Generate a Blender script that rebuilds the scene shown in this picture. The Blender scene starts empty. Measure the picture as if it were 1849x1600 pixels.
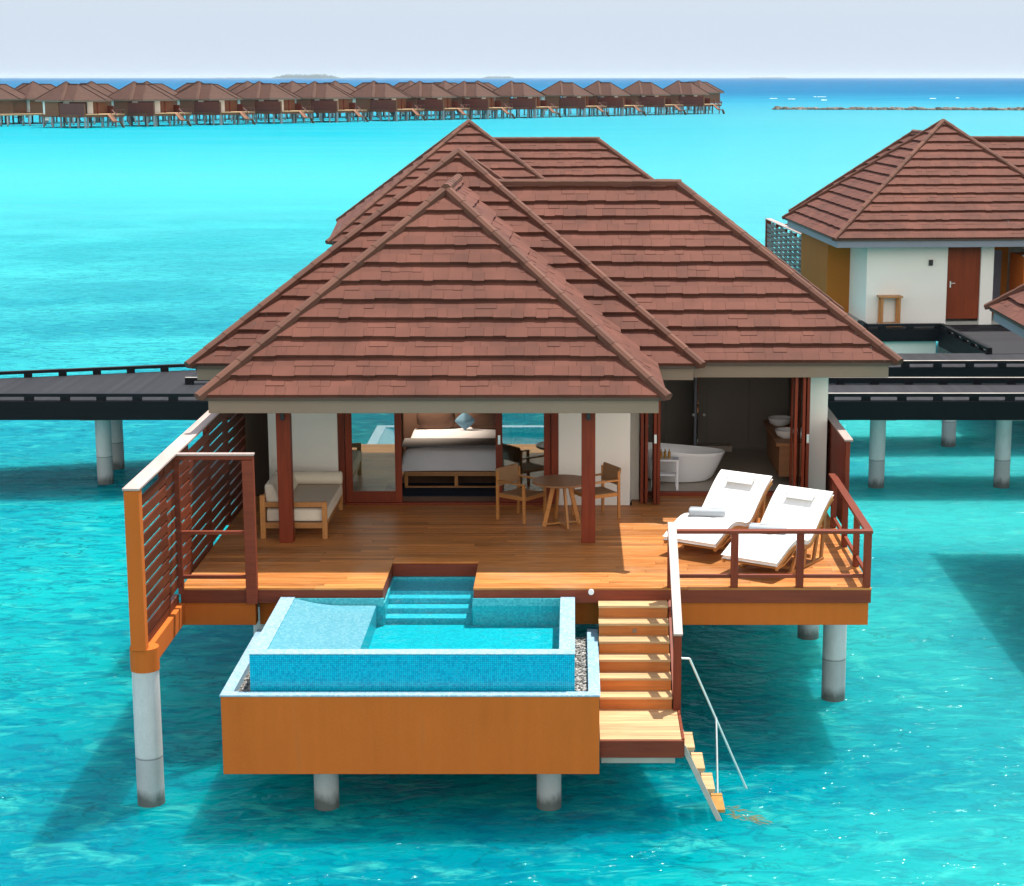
import bpy, math, random
from math import radians as R, sin, cos, pi
from mathutils import Vector, Matrix
random.seed(7)
S = bpy.context.scene
COL = S.collection

# ------------------------------------------------------------------ camera, sky, sun, exposure
cd = bpy.data.cameras.new('camera'); cam = bpy.data.objects.new('camera', cd); COL.objects.link(cam)
cam.location = (0, 0, 9.5); cam.rotation_euler = (R(90 - 11.06), 0, 0)
cd.sensor_fit = 'HORIZONTAL'; cd.sensor_width = 36; cd.lens = 36 * 3377 / 1849
cd.shift_x = -(1035 - 924.5) / 1849; cd.clip_end = 90000; cd.clip_start = .1
S.camera = cam
SUN_EL, SUN_AZ = R(69), R(41)          # azimuth from +Y towards +X
W = bpy.data.worlds.new('World'); S.world = W; W.use_nodes = True
nt = W.node_tree
sky = nt.nodes.new('ShaderNodeTexSky'); sky.sky_type = 'NISHITA'; sky.sun_disc = False
sky.sun_elevation = SUN_EL; sky.sun_rotation = SUN_AZ; sky.air_density = 1.0; sky.dust_density = 2.0; sky.ozone_density = 1.0
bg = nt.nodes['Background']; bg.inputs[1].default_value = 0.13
# hazy tropical air: pale at the horizon, an unseen bright veil of cloud added higher up for fill, blue showing through towards the zenith
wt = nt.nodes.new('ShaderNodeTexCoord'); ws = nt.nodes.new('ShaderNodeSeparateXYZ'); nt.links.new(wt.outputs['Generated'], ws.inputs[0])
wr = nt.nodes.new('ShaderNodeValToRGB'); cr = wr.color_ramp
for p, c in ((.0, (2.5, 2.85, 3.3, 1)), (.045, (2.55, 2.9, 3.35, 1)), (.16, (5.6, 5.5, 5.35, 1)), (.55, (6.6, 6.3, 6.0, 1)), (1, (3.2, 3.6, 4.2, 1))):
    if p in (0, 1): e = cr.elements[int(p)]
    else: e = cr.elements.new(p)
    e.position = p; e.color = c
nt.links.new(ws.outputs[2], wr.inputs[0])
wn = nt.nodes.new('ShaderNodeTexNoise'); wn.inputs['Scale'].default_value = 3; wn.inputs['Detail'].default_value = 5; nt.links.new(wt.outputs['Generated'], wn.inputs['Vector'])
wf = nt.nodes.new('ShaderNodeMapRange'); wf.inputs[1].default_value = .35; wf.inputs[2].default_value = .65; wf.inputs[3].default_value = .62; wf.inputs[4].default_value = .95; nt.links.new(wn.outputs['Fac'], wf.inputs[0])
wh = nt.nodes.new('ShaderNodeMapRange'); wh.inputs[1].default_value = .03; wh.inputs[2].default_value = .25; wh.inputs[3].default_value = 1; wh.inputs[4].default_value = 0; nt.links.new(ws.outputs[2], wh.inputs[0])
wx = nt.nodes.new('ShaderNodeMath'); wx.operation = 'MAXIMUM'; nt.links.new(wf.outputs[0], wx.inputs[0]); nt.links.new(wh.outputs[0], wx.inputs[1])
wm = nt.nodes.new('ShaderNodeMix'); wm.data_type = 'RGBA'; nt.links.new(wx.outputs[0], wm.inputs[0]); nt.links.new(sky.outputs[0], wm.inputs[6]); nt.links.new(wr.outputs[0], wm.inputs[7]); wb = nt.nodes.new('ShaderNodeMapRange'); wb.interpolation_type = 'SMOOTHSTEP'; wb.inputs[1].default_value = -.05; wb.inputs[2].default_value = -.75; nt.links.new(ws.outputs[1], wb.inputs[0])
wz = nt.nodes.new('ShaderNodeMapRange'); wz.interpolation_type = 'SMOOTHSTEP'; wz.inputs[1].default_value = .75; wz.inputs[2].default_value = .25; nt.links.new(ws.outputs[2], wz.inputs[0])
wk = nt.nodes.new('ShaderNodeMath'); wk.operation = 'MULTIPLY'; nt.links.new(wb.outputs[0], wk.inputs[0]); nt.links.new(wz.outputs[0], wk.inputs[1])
wc = nt.nodes.new('ShaderNodeMix'); wc.data_type = 'RGBA'; nt.links.new(wk.outputs[0], wc.inputs[0]); nt.links.new(wm.outputs[2], wc.inputs[6]); wc.inputs[7].default_value = (8.6, 8.0, 7.3, 1)   # unseen bright cloud bank added behind the camera to fill the shaded fronts
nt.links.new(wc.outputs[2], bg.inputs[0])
sd = bpy.data.lights.new('sun', 'SUN'); sun = bpy.data.objects.new('sun', sd); COL.objects.link(sun)
sd.energy = 4.0; sd.angle = R(.53); sd.color = (1, .955, .88)
Ldir = Vector((sin(SUN_AZ) * cos(SUN_EL), cos(SUN_AZ) * cos(SUN_EL), sin(SUN_EL)))
sun.rotation_euler = Ldir.to_track_quat('Z', 'Y').to_euler(); sun.location = (20, 30, 60)
S.view_settings.view_transform = 'Standard'; S.view_settings.look = 'None'
S.view_settings.exposure = 1.0; S.view_settings.gamma = 1
S.render.engine = 'CYCLES'
S.cycles.max_bounces = 8; S.cycles.transparent_max_bounces = 12; S.cycles.volume_bounces = 0
S.cycles.use_denoising = True; S.cycles.sample_clamp_indirect = 8

# ------------------------------------------------------------------ materials
def s2l(c): return tuple(((x / 255) / 12.92 if x / 255 <= .04045 else ((x / 255 + .055) / 1.055) ** 2.4) for x in c) + (1,)
def lin(*c): return tuple(c) + (1,)
class NB:
    def __init__(s, name):
        s.m = bpy.data.materials.new(name); s.m.use_nodes = True; s.t = s.m.node_tree; s.p = s.t.nodes['Principled BSDF']; s.out = s.t.nodes['Material Output']
    def n(s, typ, **kw):
        o = s.t.nodes.new(typ)
        for k, v in kw.items():
            if k.startswith('i_'):
                key = k[2:]; o.inputs[int(key) if key.isdigit() else key].default_value = v
            else: setattr(o, k, v)
        return o
    def l(s, a, b): s.t.links.new(a, b)
    def math(s, op, a, b=None, clamp=False):
        o = s.n('ShaderNodeMath', operation=op, use_clamp=clamp)
        for i, x in enumerate((a, b)):
            if x is None: continue
            if hasattr(x, 'is_output'): s.l(x, o.inputs[i])
            else: o.inputs[i].default_value = x
        return o.outputs[0]
    def mix(s, fac, a, b, blend='MIX'):
        o = s.n('ShaderNodeMix', data_type='RGBA', blend_type=blend)
        for i, x in ((0, fac), (6, a), (7, b)):
            if hasattr(x, 'is_output'): s.l(x, o.inputs[i])
            else: o.inputs[i].default_value = x
        return o.outputs[2]
    def coord(s, scale=(1, 1, 1), kind='Object'):
        tc = s.n('ShaderNodeTexCoord'); mp = s.n('ShaderNodeMapping'); mp.inputs['Scale'].default_value = scale
        s.l(tc.outputs[kind], mp.inputs[0]); return mp.outputs[0]
    def noise(s, vec, scale, detail=3, rough=.55, dist=0):
        o = s.n('ShaderNodeTexNoise'); o.inputs['Scale'].default_value = scale; o.inputs['Detail'].default_value = detail
        o.inputs['Roughness'].default_value = rough; o.inputs['Distortion'].default_value = dist
        s.l(vec, o.inputs['Vector']); return o.outputs['Fac']
    def ramp(s, fac, stops):
        o = s.n('ShaderNodeValToRGB'); r = o.color_ramp
        while len(r.elements) < len(stops): r.elements.new(.5)
        for e, (p, c) in zip(r.elements, stops): e.position = p; e.color = c
        s.l(fac, o.inputs[0]); return o.outputs[0]
    def bump(s, h, strength=.3, dist=.02, normal=None):
        o = s.n('ShaderNodeBump'); o.inputs['Strength'].default_value = strength; o.inputs['Distance'].default_value = dist
        s.l(h, o.inputs['Height'])
        if normal is not None: s.l(normal, o.inputs['Normal'])
        return o.outputs[0]
    def tint(s):
        a = s.n('ShaderNodeAttribute', attribute_name='tint'); return a.outputs['Fac']
    def value(s, col, fac):      # multiply the value of a colour
        h = s.n('ShaderNodeHueSaturation')
        if hasattr(col, 'is_output'): s.l(col, h.inputs['Color'])
        else: h.inputs['Color'].default_value = col
        s.l(fac, h.inputs['Value']); return h.outputs[0]

def plain(name, c, rough=.6, ns=4, na=.1, ta=0, bumps=0, bscale=60, spec=.5, metal=0, fine=0):
    b = NB(name); v = b.coord()
    f = b.math('MULTIPLY_ADD', b.noise(v, ns, 4, .6), 2 * na); f.node.inputs[2].default_value = 1 - na
    if fine: g = b.math('MULTIPLY_ADD', b.noise(v, 90, 2), 2 * fine); g.node.inputs[2].default_value = -fine; f = b.math('ADD', f, g)
    if ta: g = b.math('MULTIPLY_ADD', b.tint(), 2 * ta); g.node.inputs[2].default_value = -ta; f = b.math('ADD', f, g)
    b.l(b.value(c, f), b.p.inputs['Base Color'])
    b.p.inputs['Roughness'].default_value = rough; b.p.inputs['Specular IOR Level'].default_value = spec; b.p.inputs['Metallic'].default_value = metal
    if bumps: b.l(b.bump(b.noise(v, bscale, 3), bumps, .01), b.p.inputs['Normal'])
    return b.m
def wood(name, c0, c1, axis='x', rough=.5, ta=.25, bumps=.15, spec=.5, gr=1.0, weather=None):
    b = NB(name); k = {'x': (.8, 14, 14), 'y': (14, .8, 14), 'z': (14, 14, .8)}[axis]
    tc = b.n('ShaderNodeTexCoord'); off = b.n('ShaderNodeVectorMath', operation='SCALE')
    t = b.tint(); cx = b.n('ShaderNodeCombineXYZ'); b.l(t, cx.inputs[0]); b.l(t, cx.inputs[1]); b.l(t, cx.inputs[2])
    off.inputs['Scale'].default_value = 37; b.l(cx.outputs[0], off.inputs[0])
    ad = b.n('ShaderNodeVectorMath', operation='ADD'); b.l(tc.outputs['Object'], ad.inputs[0]); b.l(off.outputs[0], ad.inputs[1])
    mp = b.n('ShaderNodeMapping'); mp.inputs['Scale'].default_value = k; b.l(ad.outputs[0], mp.inputs[0])
    n1 = b.noise(mp.outputs[0], 1.6 * gr, 5, .65, .6); n2 = b.noise(ad.outputs[0], 1.1, 3)
    col = b.ramp(n1, [(.28, c0), (.72, c1)])
    f = b.math('MULTIPLY_ADD', t, 2 * ta); f.node.inputs[2].default_value = 1 - ta
    g = b.math('MULTIPLY_ADD', n2, .5); g.node.inputs[2].default_value = -.25
    col = b.value(col, b.math('ADD', f, g))
    if weather: 
        wn = b.noise(tc.outputs['Object'], .9, 5, .6, .4); wm = b.n('ShaderNodeMapRange'); wm.inputs[1].default_value = .52; wm.inputs[2].default_value = .78
        b.l(wn, wm.inputs[0]); wf = b.math('MULTIPLY', wm.outputs[0], .55); col = b.mix(wf, col, weather)
    b.l(col, b.p.inputs['Base Color'])
    rr = b.math('MULTIPLY_ADD', n1, .3); rr.node.inputs[2].default_value = rough - .15; b.l(rr, b.p.inputs['Roughness'])
    b.p.inputs['Specular IOR Level'].default_value = spec
    if bumps: b.l(b.bump(n1, bumps, .004), b.p.inputs['Normal'])
    return b.m
def roof_mat(name, far=False):
    b = NB(name); v = b.coord()
    n1 = b.noise(v, 1.3, 4); n2 = b.noise(v, 70, 2)
    f = b.math('ADD', b.math('MULTIPLY', n1, .35), b.math('MULTIPLY', n2, .25))
    f = b.math('ADD', f, b.math('MULTIPLY', b.tint(), .2)); f = b.math('ADD', f, .6)
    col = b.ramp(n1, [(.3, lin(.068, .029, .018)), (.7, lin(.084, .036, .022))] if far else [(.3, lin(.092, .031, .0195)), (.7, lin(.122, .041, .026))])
    col = b.value(col, f)
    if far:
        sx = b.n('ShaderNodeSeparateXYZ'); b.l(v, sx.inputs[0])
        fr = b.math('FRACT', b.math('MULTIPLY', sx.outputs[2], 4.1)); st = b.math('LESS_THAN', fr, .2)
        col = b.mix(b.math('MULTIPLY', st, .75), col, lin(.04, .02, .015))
    b.l(col, b.p.inputs['Base Color']); b.p.inputs['Roughness'].default_value = .82; b.p.inputs['Specular IOR Level'].default_value = .25
    b.l(b.bump(n2, .35, .006), b.p.inputs['Normal'])
    return b.m
def mosaic(name, cols, grout, size=.03, rough=.25, ga=.12):
    b = NB(name); tc = b.n('ShaderNodeTexCoord')
    off = b.n('ShaderNodeVectorMath', operation='ADD'); off.inputs[1].default_value = (.0071, .0083, .0067); b.l(tc.outputs['Object'], off.inputs[0])
    sc = b.n('ShaderNodeVectorMath', operation='SCALE'); sc.inputs['Scale'].default_value = 1 / size; b.l(off.outputs[0], sc.inputs[0])
    fl = b.n('ShaderNodeVectorMath', operation='FLOOR'); b.l(sc.outputs[0], fl.inputs[0])
    fr = b.n('ShaderNodeVectorMath', operation='FRACTION'); b.l(sc.outputs[0], fr.inputs[0])
    wn = b.n('ShaderNodeTexWhiteNoise', noise_dimensions='3D'); b.l(fl.outputs[0], wn.inputs['Vector'])
    k = len(cols); col = b.ramp(wn.outputs['Value'], [(i / k, c) for i, c in enumerate(cols)]); col.node.color_ramp.interpolation = 'CONSTANT'
    ge = b.n('ShaderNodeNewGeometry'); ab = b.n('ShaderNodeVectorMath', operation='ABSOLUTE'); b.l(ge.outputs['True Normal'], ab.inputs[0])
    s1 = b.n('ShaderNodeSeparateXYZ'); b.l(fr.outputs[0], s1.inputs[0]); s2 = b.n('ShaderNodeSeparateXYZ'); b.l(ab.outputs[0], s2.inputs[0])
    g = None
    for i in range(3):
        x = b.math('MULTIPLY', b.math('LESS_THAN', s1.outputs[i], ga), b.math('LESS_THAN', s2.outputs[i], .5))
        g = x if g is None else b.math('MAXIMUM', g, x)
    col = b.mix(g, col, grout); b.l(col, b.p.inputs['Base Color']); b.p.inputs['Roughness'].default_value = rough
    return b.m
def glassy(name, tint, refl=.3, rough=.0):
    b = NB(name); b.t.nodes.remove(b.p)
    tr = b.n('ShaderNodeBsdfTransparent'); tr.inputs[0].default_value = tint; gl = b.n('ShaderNodeBsdfGlossy'); gl.inputs['Roughness'].default_value = rough
    gl.inputs[0].default_value = lin(.9, 1, 1)
    fr = b.n('ShaderNodeFresnel'); fr.inputs[0].default_value = 1.5
    f = b.math('MULTIPLY_ADD', fr.outputs[0], 1.2); f.node.inputs[2].default_value = refl; f.node.use_clamp = True
    mx = b.n('ShaderNodeMixShader'); b.l(f, mx.inputs[0]); b.l(tr.outputs[0], mx.inputs[1]); b.l(gl.outputs[0], mx.inputs[2]); b.l(mx.outputs[0], b.out.inputs[0])
    return b.m
def fabric(name, c, na=.06, weave=220):
    b = NB(name); v = b.coord(); n = b.noise(v, weave, 2); n2 = b.noise(v, 5, 4)
    f = b.math('ADD', b.math('MULTIPLY', n, 2 * na), b.math('MULTIPLY', n2, .12)); f = b.math('ADD', f, .94 - na)
    b.l(b.value(c, f), b.p.inputs['Base Color']); b.p.inputs['Roughness'].default_value = .9; b.p.inputs['Specular IOR Level'].default_value = .15
    b.l(b.bump(b.math('ADD', n2, b.math('MULTIPLY', n, .15)), .35, .02), b.p.inputs['Normal']); return b.m
def concrete(name, c):
    b = NB(name); v = b.coord((1, 1, .35)); n = b.noise(v, 5, 6, .65); n2 = b.noise(b.coord(), 45, 3)
    pos = b.n('ShaderNodeNewGeometry'); sx = b.n('ShaderNodeSeparateXYZ'); b.l(pos.outputs['Position'], sx.inputs[0])
    f = b.math('ADD', b.math('MULTIPLY', n, .5), b.math('MULTIPLY', n2, .2)); f = b.math('ADD', f, .62)
    col = b.value(c, f)
    zz = b.math('ADD', sx.outputs[2], b.math('MULTIPLY', b.math('SUBTRACT', n, .5), .35))
    mr = b.n('ShaderNodeMapRange'); mr.inputs[1].default_value = .24; mr.inputs[2].default_value = .08; b.l(zz, mr.inputs[0])
    col = b.mix(b.math('MULTIPLY', mr.outputs[0], .9), col, lin(.022, .04, .025))        # weed line at the water
    wz_ = b.n('ShaderNodeMapRange'); wz_.inputs[1].default_value = .70; wz_.inputs[2].default_value = .63; b.l(sx.outputs[2], wz_.inputs[0])
    col = b.mix(b.math('MULTIPLY', wz_.outputs[0], b.math('MULTIPLY', n, .75)), col, lin(.13, .15, .16))       # damp lower drum
    jz = b.math('ABSOLUTE', b.math('SUBTRACT', sx.outputs[2], .66)); jm = b.math('MULTIPLY', b.math('LESS_THAN', jz, .012), .6)
    col = b.mix(jm, col, lin(.1, .1, .1)); b.l(col, b.p.inputs['Base Color']); b.p.inputs['Roughness'].default_value = .8
    b.l(b.bump(n2, .25, .01), b.p.inputs['Normal']); return b.m

M = {}
M['roof'] = roof_mat('roof_shingle'); M['roof_far'] = roof_mat('roof_shingle_far', True)
M['cap'] = plain('ridge_cap', lin(.112, .045, .028), .8, 3, .15, .2, .3, 80, .3, fine=.1)
M['fascia'] = plain('fascia_paint', lin(.20, .14, .095), .55, 2, .1, 0, .06, 40)
M['fascia_grey'] = plain('fascia_grey_reflection', lin(.2, .22, .26), .6, 2, .1)  # fascia with its blue-grey reflection put into the colour
M['drip'] = plain('drip_edge', lin(.06, .035, .022), .6)
M['soffit'] = plain('soffit', lin(.22, .13, .07), .7)
M['plaster'] = plain('white_plaster', lin(.78, .76, .70), .85, 1.5, .05, 0, .2, 120, .2, fine=.03)
def stucco(name, c):
    b = NB(name); v = b.coord(); n = b.noise(v, 1.1, 4, .6); st = b.noise(b.coord((7, 7, .45)), 1.0, 4, .6); n2 = b.noise(v, 75, 2)
    f = b.math('ADD', b.math('MULTIPLY', n, .22), b.math('MULTIPLY', st, .22)); f = b.math('ADD', f, b.math('MULTIPLY', n2, .26)); f = b.math('ADD', f, .65)
    dr = b.n('ShaderNodeMapRange'); dr.inputs[1].default_value = .60; dr.inputs[2].default_value = .78; b.l(st, dr.inputs[0])
    col = b.mix(b.math('MULTIPLY', dr.outputs[0], .22), b.value(c, f), lin(.17, .10, .05))
    b.l(col, b.p.inputs['Base Color']); b.p.inputs['Roughness'].default_value = .85; b.p.inputs['Specular IOR Level'].default_value = .15
    b.l(b.bump(n2, .3, .008), b.p.inputs['Normal']); return b.m
M['ochre'] = stucco('ochre_plaster', lin(.48, .118, .018))
M['greyslat'] = wood('grey_slat', lin(.10, .09, .08), lin(.2, .185, .17), 'y', .6, .3, .1, .2)
M['far_pile'] = plain('far_pile', lin(.20, .25, .26), .8)
M['far_brown'] = plain('brown_wall', lin(.17, .064, .026), .8)
M['linen'] = fabric('headrest_linen', lin(.56, .55, .53), .04)
M['ochre_dk'] = plain('ochre_dark_plaster', lin(.36, .13, .022), .85, 1.2, .10, 0, .2, 130, .15)
M['beam'] = plain('concrete_beam', lin(.35, .34, .3), .8, 3, .25, 0, .2)
M['red'] = wood('red_stained_timber', lin(.13, .020, .007), lin(.21, .036, .012), 'z', .5, .18, .12, .22)
M['redx'] = wood('red_stained_timber_long', lin(.13, .025, .011), lin(.20, .040, .017), 'x', .5, .2, .12, .22)
M['redy'] = wood('red_stained_slat', lin(.09, .019, .008), lin(.16, .036, .014), 'y', .5, .3, .12, .22)
M['cap_pale'] = wood('pale_rail_top', lin(.32, .23, .20), lin(.44, .34, .30), 'y', .5, .2, .1)
M['deck'] = wood('deck_boards', lin(.26, .076, .012), lin(.55, .225, .065), 'x', .42, .28, .2, .22, weather=lin(.38, .24, .13))
M['tread'] = wood('stair_tread', lin(.36, .20, .085), lin(.56, .36, .18), 'x', .55, .12, .2)
M['riser'] = wood('stair_riser', lin(.34, .088, .010), lin(.5, .155, .022), 'x', .5, .3, .2)
M['teak'] = wood('teak_frame', lin(.34, .14, .035), lin(.5, .22, .06), 'y', .45, .2, .1)
M['teak2'] = wood('brown_teak', lin(.2, .085, .032), lin(.32, .14, .055), 'x', .5, .2, .1)
M['weave'] = plain('woven_cord', lin(.3, .17, .085), .9, 60, .35, 0, .6, 140, .2)
M['conc'] = concrete('pile_concrete', lin(.50, .52, .52))
M['mos'] = mosaic('blue_mosaic', [lin(.0, .40, .60), lin(.0, .45, .64), lin(.004, .50, .70), lin(.01, .42, .62), lin(.0, .47, .66), lin(.0, .34, .54)], lin(.0, .17, .33), size=.026, ga=.16)
M['mos_in'] = mosaic('pool_mosaic', [lin(.03, .34, .40), lin(.04, .38, .44), lin(.07, .43, .48), lin(.02, .30, .37)], lin(.08, .38, .42), rough=.3)
M['mos_ledge'] = mosaic('ledge_mosaic', [lin(.08, .28, .35), lin(.10, .31, .38), lin(.07, .26, .33), lin(.14, .35, .41)], lin(.09, .28, .35), rough=.3)
M['farred'] = wood('far_red_screen', lin(.095, .018, .008), lin(.13, .025, .011), 'y', .6, .1, .0)
M['mos_sunlit'] = mosaic('sunlit_mosaic', [lin(.24, .40, .48), lin(.30, .45, .52), lin(.20, .36, .46), lin(.36, .50, .56)], lin(.24, .36, .44), rough=.3)  # paler mosaic: sunlight on coping and steps put into the colour
M['gravel'] = plain('pebbles', lin(.24, .22, .20), .8, 20, .1, .75)
M['jdeck'] = None
M['black'] = wood('black_stained_timber', lin(.004, .005, .007), lin(.010, .012, .015), 'x', .6, .3, .15, .15)
M['blackmetal'] = plain('black_metal', lin(.012, .012, .012), .4)
M['blacktop'] = wood('worn_lit_rail_top', lin(.2, .17, .14), lin(.5, .45, .4), 'x', .5, .3, .1)  # worn kerb tops with the sun glint painted into the colour
M['white'] = fabric('white_cushion', lin(.74, .72, .69), .03)
M['towel'] = fabric('grey_towel', lin(.36, .39, .42), .08, 120)
M['beige'] = fabric('beige_upholstery', lin(.54, .46, .37), .12, 130)
M['cream'] = fabric('cream_upholstery', lin(.70, .62, .50), .05, 160)
M['sheet'] = fabric('bed_linen', lin(.72, .72, .78), .04)
M['slate'] = fabric('grey_bed_runner', lin(.25, .24, .25), .05)
M['bluecush'] = fabric('blue_cushion', lin(.16, .30, .42), .06)
M['browncush'] = fabric('brown_cushion', lin(.16, .09, .065), .06)
M['rug'] = fabric('navy_rug', lin(.016, .03, .06), .08)
M['intwall'] = plain('interior_wall', lin(.30, .22, .16), .8)
M['greywall'] = plain('bathroom_panel', lin(.17, .145, .12), .55, 2, .1)
M['bathfloor'] = plain('stone_floor', lin(.42, .36, .29), .5, 6, .15)
M['intfloor'] = wood('interior_floor', lin(.16, .09, .05), lin(.25, .15, .09), 'x', .4, .2, .1)
M['ceram'] = plain('white_ceramic', lin(.78, .79, .80), .18, 2, .02)
M['wpaint'] = plain('white_paint', lin(.76, .77, .79), .45, 2, .04)
M['steel'] = plain('brushed_steel', lin(.72, .78, .76), .3, 30, .1, metal=.6)
M['amber'] = plain('amber_bottle', lin(.30, .17, .04), .2)
M['glass'] = glassy('door_glass', lin(.55, .72, .70), .26)
M['doorred'] = wood('door_leaf', lin(.16, .028, .008), lin(.24, .046, .013), 'z', .5, .1, .1, .2)
M['greydoor'] = plain('blue_grey_door', lin(.16, .18, .24), .6)
M['rock'] = plain('breakwater_rock', lin(.16, .135, .11), .9, 1.2, .5, .5)
M['foam'] = plain('foam', lin(.85, .88, .9), .9)
M['isle'] = plain('island_trees', lin(.035, .06, .03), .95, .02, .4)
M['sandbar'] = plain('island_sand', lin(.5, .47, .4), .95)
M['frond'] = plain('weed_brown', lin(.34, .17, .035), .9, 10, .4)
M['weed'] = plain('drowned_weed', lin(.12, .13, .06), .95, 10, .4)
M['teak_dark'] = wood('dark_timber_wall', lin(.035, .016, .008), lin(.06, .027, .013), 'z', .6, .2, .1, .2)
M['lampwhite'] = plain('lamp_lens', lin(.8, .8, .78), .3)
b = NB('jetty_boards'); v = b.coord(); sx = b.n('ShaderNodeSeparateXYZ'); b.l(v, sx.inputs[0])
q = b.math('MULTIPLY', sx.outputs[0], 1 / .14); wn = b.n('ShaderNodeTexWhiteNoise', noise_dimensions='1D'); b.l(b.math('FLOOR', q), wn.inputs['W'])
ns = b.noise(b.coord((14, 1.2, 1)), 1.5, 5, .65); nl = b.noise(v, .5, 3)
f = b.math('ADD', b.math('MULTIPLY', wn.outputs[0], .55), b.math('MULTIPLY', ns, .8)); f = b.math('ADD', f, .25)
col = b.value(b.mix(nl, lin(.010, .011, .016), lin(.018, .0175, .021)), f)
gap = b.math('LESS_THAN', b.math('FRACT', q), .07); col = b.mix(b.math('MULTIPLY', gap, .8), col, lin(.01, .01, .012))
b.l(col, b.p.inputs['Base Color']); b.p.inputs['Roughness'].default_value = .75; b.p.inputs['Specular IOR Level'].default_value = .25; b.l(b.bump(ns, .3, .006), b.p.inputs['Normal']); M['jdeck'] = b.m

# water ------------------------------------------------------------
def sea_mat():
    b = NB('sea_water'); b.t.nodes.remove(b.p)
    ge = b.n('ShaderNodeNewGeometry'); P = ge.outputs['Position']; sx = b.n('ShaderNodeSeparateXYZ'); b.l(P, sx.inputs[0])
    def mp(sc, rot=0):
        m = b.n('ShaderNodeMapping'); m.inputs['Scale'].default_value = sc; m.inputs['Rotation'].default_value = (0, 0, rot); b.l(P, m.inputs[0]); return m.outputs[0]
    X, Y = sx.outputs[0], sx.outputs[1]
    big = b.noise(mp((.6, 1, 1)), .013, 4, .55, .3)       # sandbank and weed patches
    lg = b.math('MULTIPLY', b.math('SUBTRACT', b.math('LOGARITHM', b.math('MAXIMUM', Y, 10.), 10), 1), 1 / 3)
    lgw = b.math('ADD', lg, b.math('MULTIPLY', b.math('SUBTRACT', big, .5), .05))
    deep = b.ramp(lgw, [(0, s2l((0, 177, 174))), (.14, s2l((0, 192, 192))), (.21, s2l((24, 194, 200))), (.29, s2l((76, 212, 218))), (.42, s2l((82, 210, 218))), (.515, s2l((10, 184, 204))),
                        (.56, s2l((44, 174, 200))), (.625, s2l((40, 160, 198))), (.69, s2l((6, 116, 172))), (1, s2l((2, 98, 160)))])
    # near patches of pale sand seen through the water
    med = b.noise(mp((.8, 1.2, 1), .3), .085, 4, .6, .8)
    mr = b.n('ShaderNodeMapRange'); mr.inputs[1].default_value = .40; mr.inputs[2].default_value = .68; b.l(med, mr.inputs[0])
    nearw = b.n('ShaderNodeMapRange'); nearw.inputs[1].default_value = 160; nearw.inputs[2].default_value = 60; b.l(Y, nearw.inputs[0])
    c = b.mix(b.math('MULTIPLY', b.math('SUBTRACT', 1, mr.outputs[0]), b.math('MULTIPLY', nearw.outputs[0], .75)), deep, s2l((0, 132, 160)))
    ch = b.noise(mp((.75, 1.35, 1), .2), 1.15, 5, .66, 1.4)   # mottled light inside the water, painted as paler patches
    mr2 = b.n('ShaderNodeMapRange'); mr2.inputs[1].default_value = .53; mr2.inputs[2].default_value = .66; b.l(ch, mr2.inputs[0])
    c = b.mix(b.math('MULTIPLY', mr2.outputs[0], b.math('MULTIPLY', nearw.outputs[0], .62)), c, s2l((70, 214, 204)))
    wv = b.noise(mp((.7, 1.6, 1), .1), 2.3, 4, .62, 1.0); wr_ = b.n('ShaderNodeMapRange'); wr_.inputs[1].default_value = .50; wr_.inputs[2].default_value = .40; b.l(wv, wr_.inputs[0])
    c = b.mix(b.math('MULTIPLY', wr_.outputs[0], b.math('MULTIPLY', nearw.outputs[0], .5)), c, s2l((0, 112, 146)))  # bluer ripples: reflection on the wavelets painted into the colour
    ln = b.noise(mp((.75, 1.7, 1), .1), 1.15, 3, .6, 1.0); la = b.math('ABSOLUTE', b.math('SUBTRACT', ln, .5))
    lm = b.n('ShaderNodeMapRange'); lm.inputs[1].default_value = .026; lm.inputs[2].default_value = .004; b.l(la, lm.inputs[0])
    lg_ = b.n('ShaderNodeMapRange'); lg_.inputs[1].default_value = .42; lg_.inputs[2].default_value = .6; b.l(b.noise(mp((.8, 1.2, 1), .7), .5, 3, .6, .5), lg_.inputs[0])
    c = b.mix(b.math('MULTIPLY', b.math('MULTIPLY', lm.outputs[0], lg_.outputs[0]), b.math('MULTIPLY', nearw.outputs[0], .7)), c, s2l((0, 112, 124)))  # thin dark dashes: shading of the wave faces painted into the colour
    rt = b.n('ShaderNodeMapRange'); rt.inputs[1].default_value = 2; rt.inputs[2].default_value = 9; b.l(b.math('ADD', X, b.math('MULTIPLY', b.math('SUBTRACT', med, .5), 14)), rt.inputs[0])
    c = b.mix(b.math('MULTIPLY', rt.outputs[0], b.math('MULTIPLY', nearw.outputs[0], .5)), c, s2l((84, 216, 208)))
    pale = b.n('ShaderNodeMapRange'); pale.inputs[1].default_value = -.12; pale.inputs[2].default_value = .22; b.l(b.math('DIVIDE', X, b.math('MAXIMUM', Y, 20.)), pale.inputs[0])
    fw = b.n('ShaderNodeMapRange'); fw.inputs[1].default_value = 50; fw.inputs[2].default_value = 130; b.l(Y, fw.inputs[0]); fw2 = b.n('ShaderNodeMapRange'); fw2.inputs[1].default_value = 800; fw2.inputs[2].default_value = 450; b.l(Y, fw2.inputs[0])
    streak = b.noise(mp((.10, .45, 1), .05), .16, 4, .6, .6)
    c = b.mix(b.math('MULTIPLY', b.math('MULTIPLY', pale.outputs[0], .75), b.math('MULTIPLY', fw.outputs[0], fw2.outputs[0])), c, s2l((112, 196, 208)))
    sk = b.n('ShaderNodeMapRange'); sk.inputs[1].default_value = .42; sk.inputs[2].default_value = .7; b.l(streak, sk.inputs[0])
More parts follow.
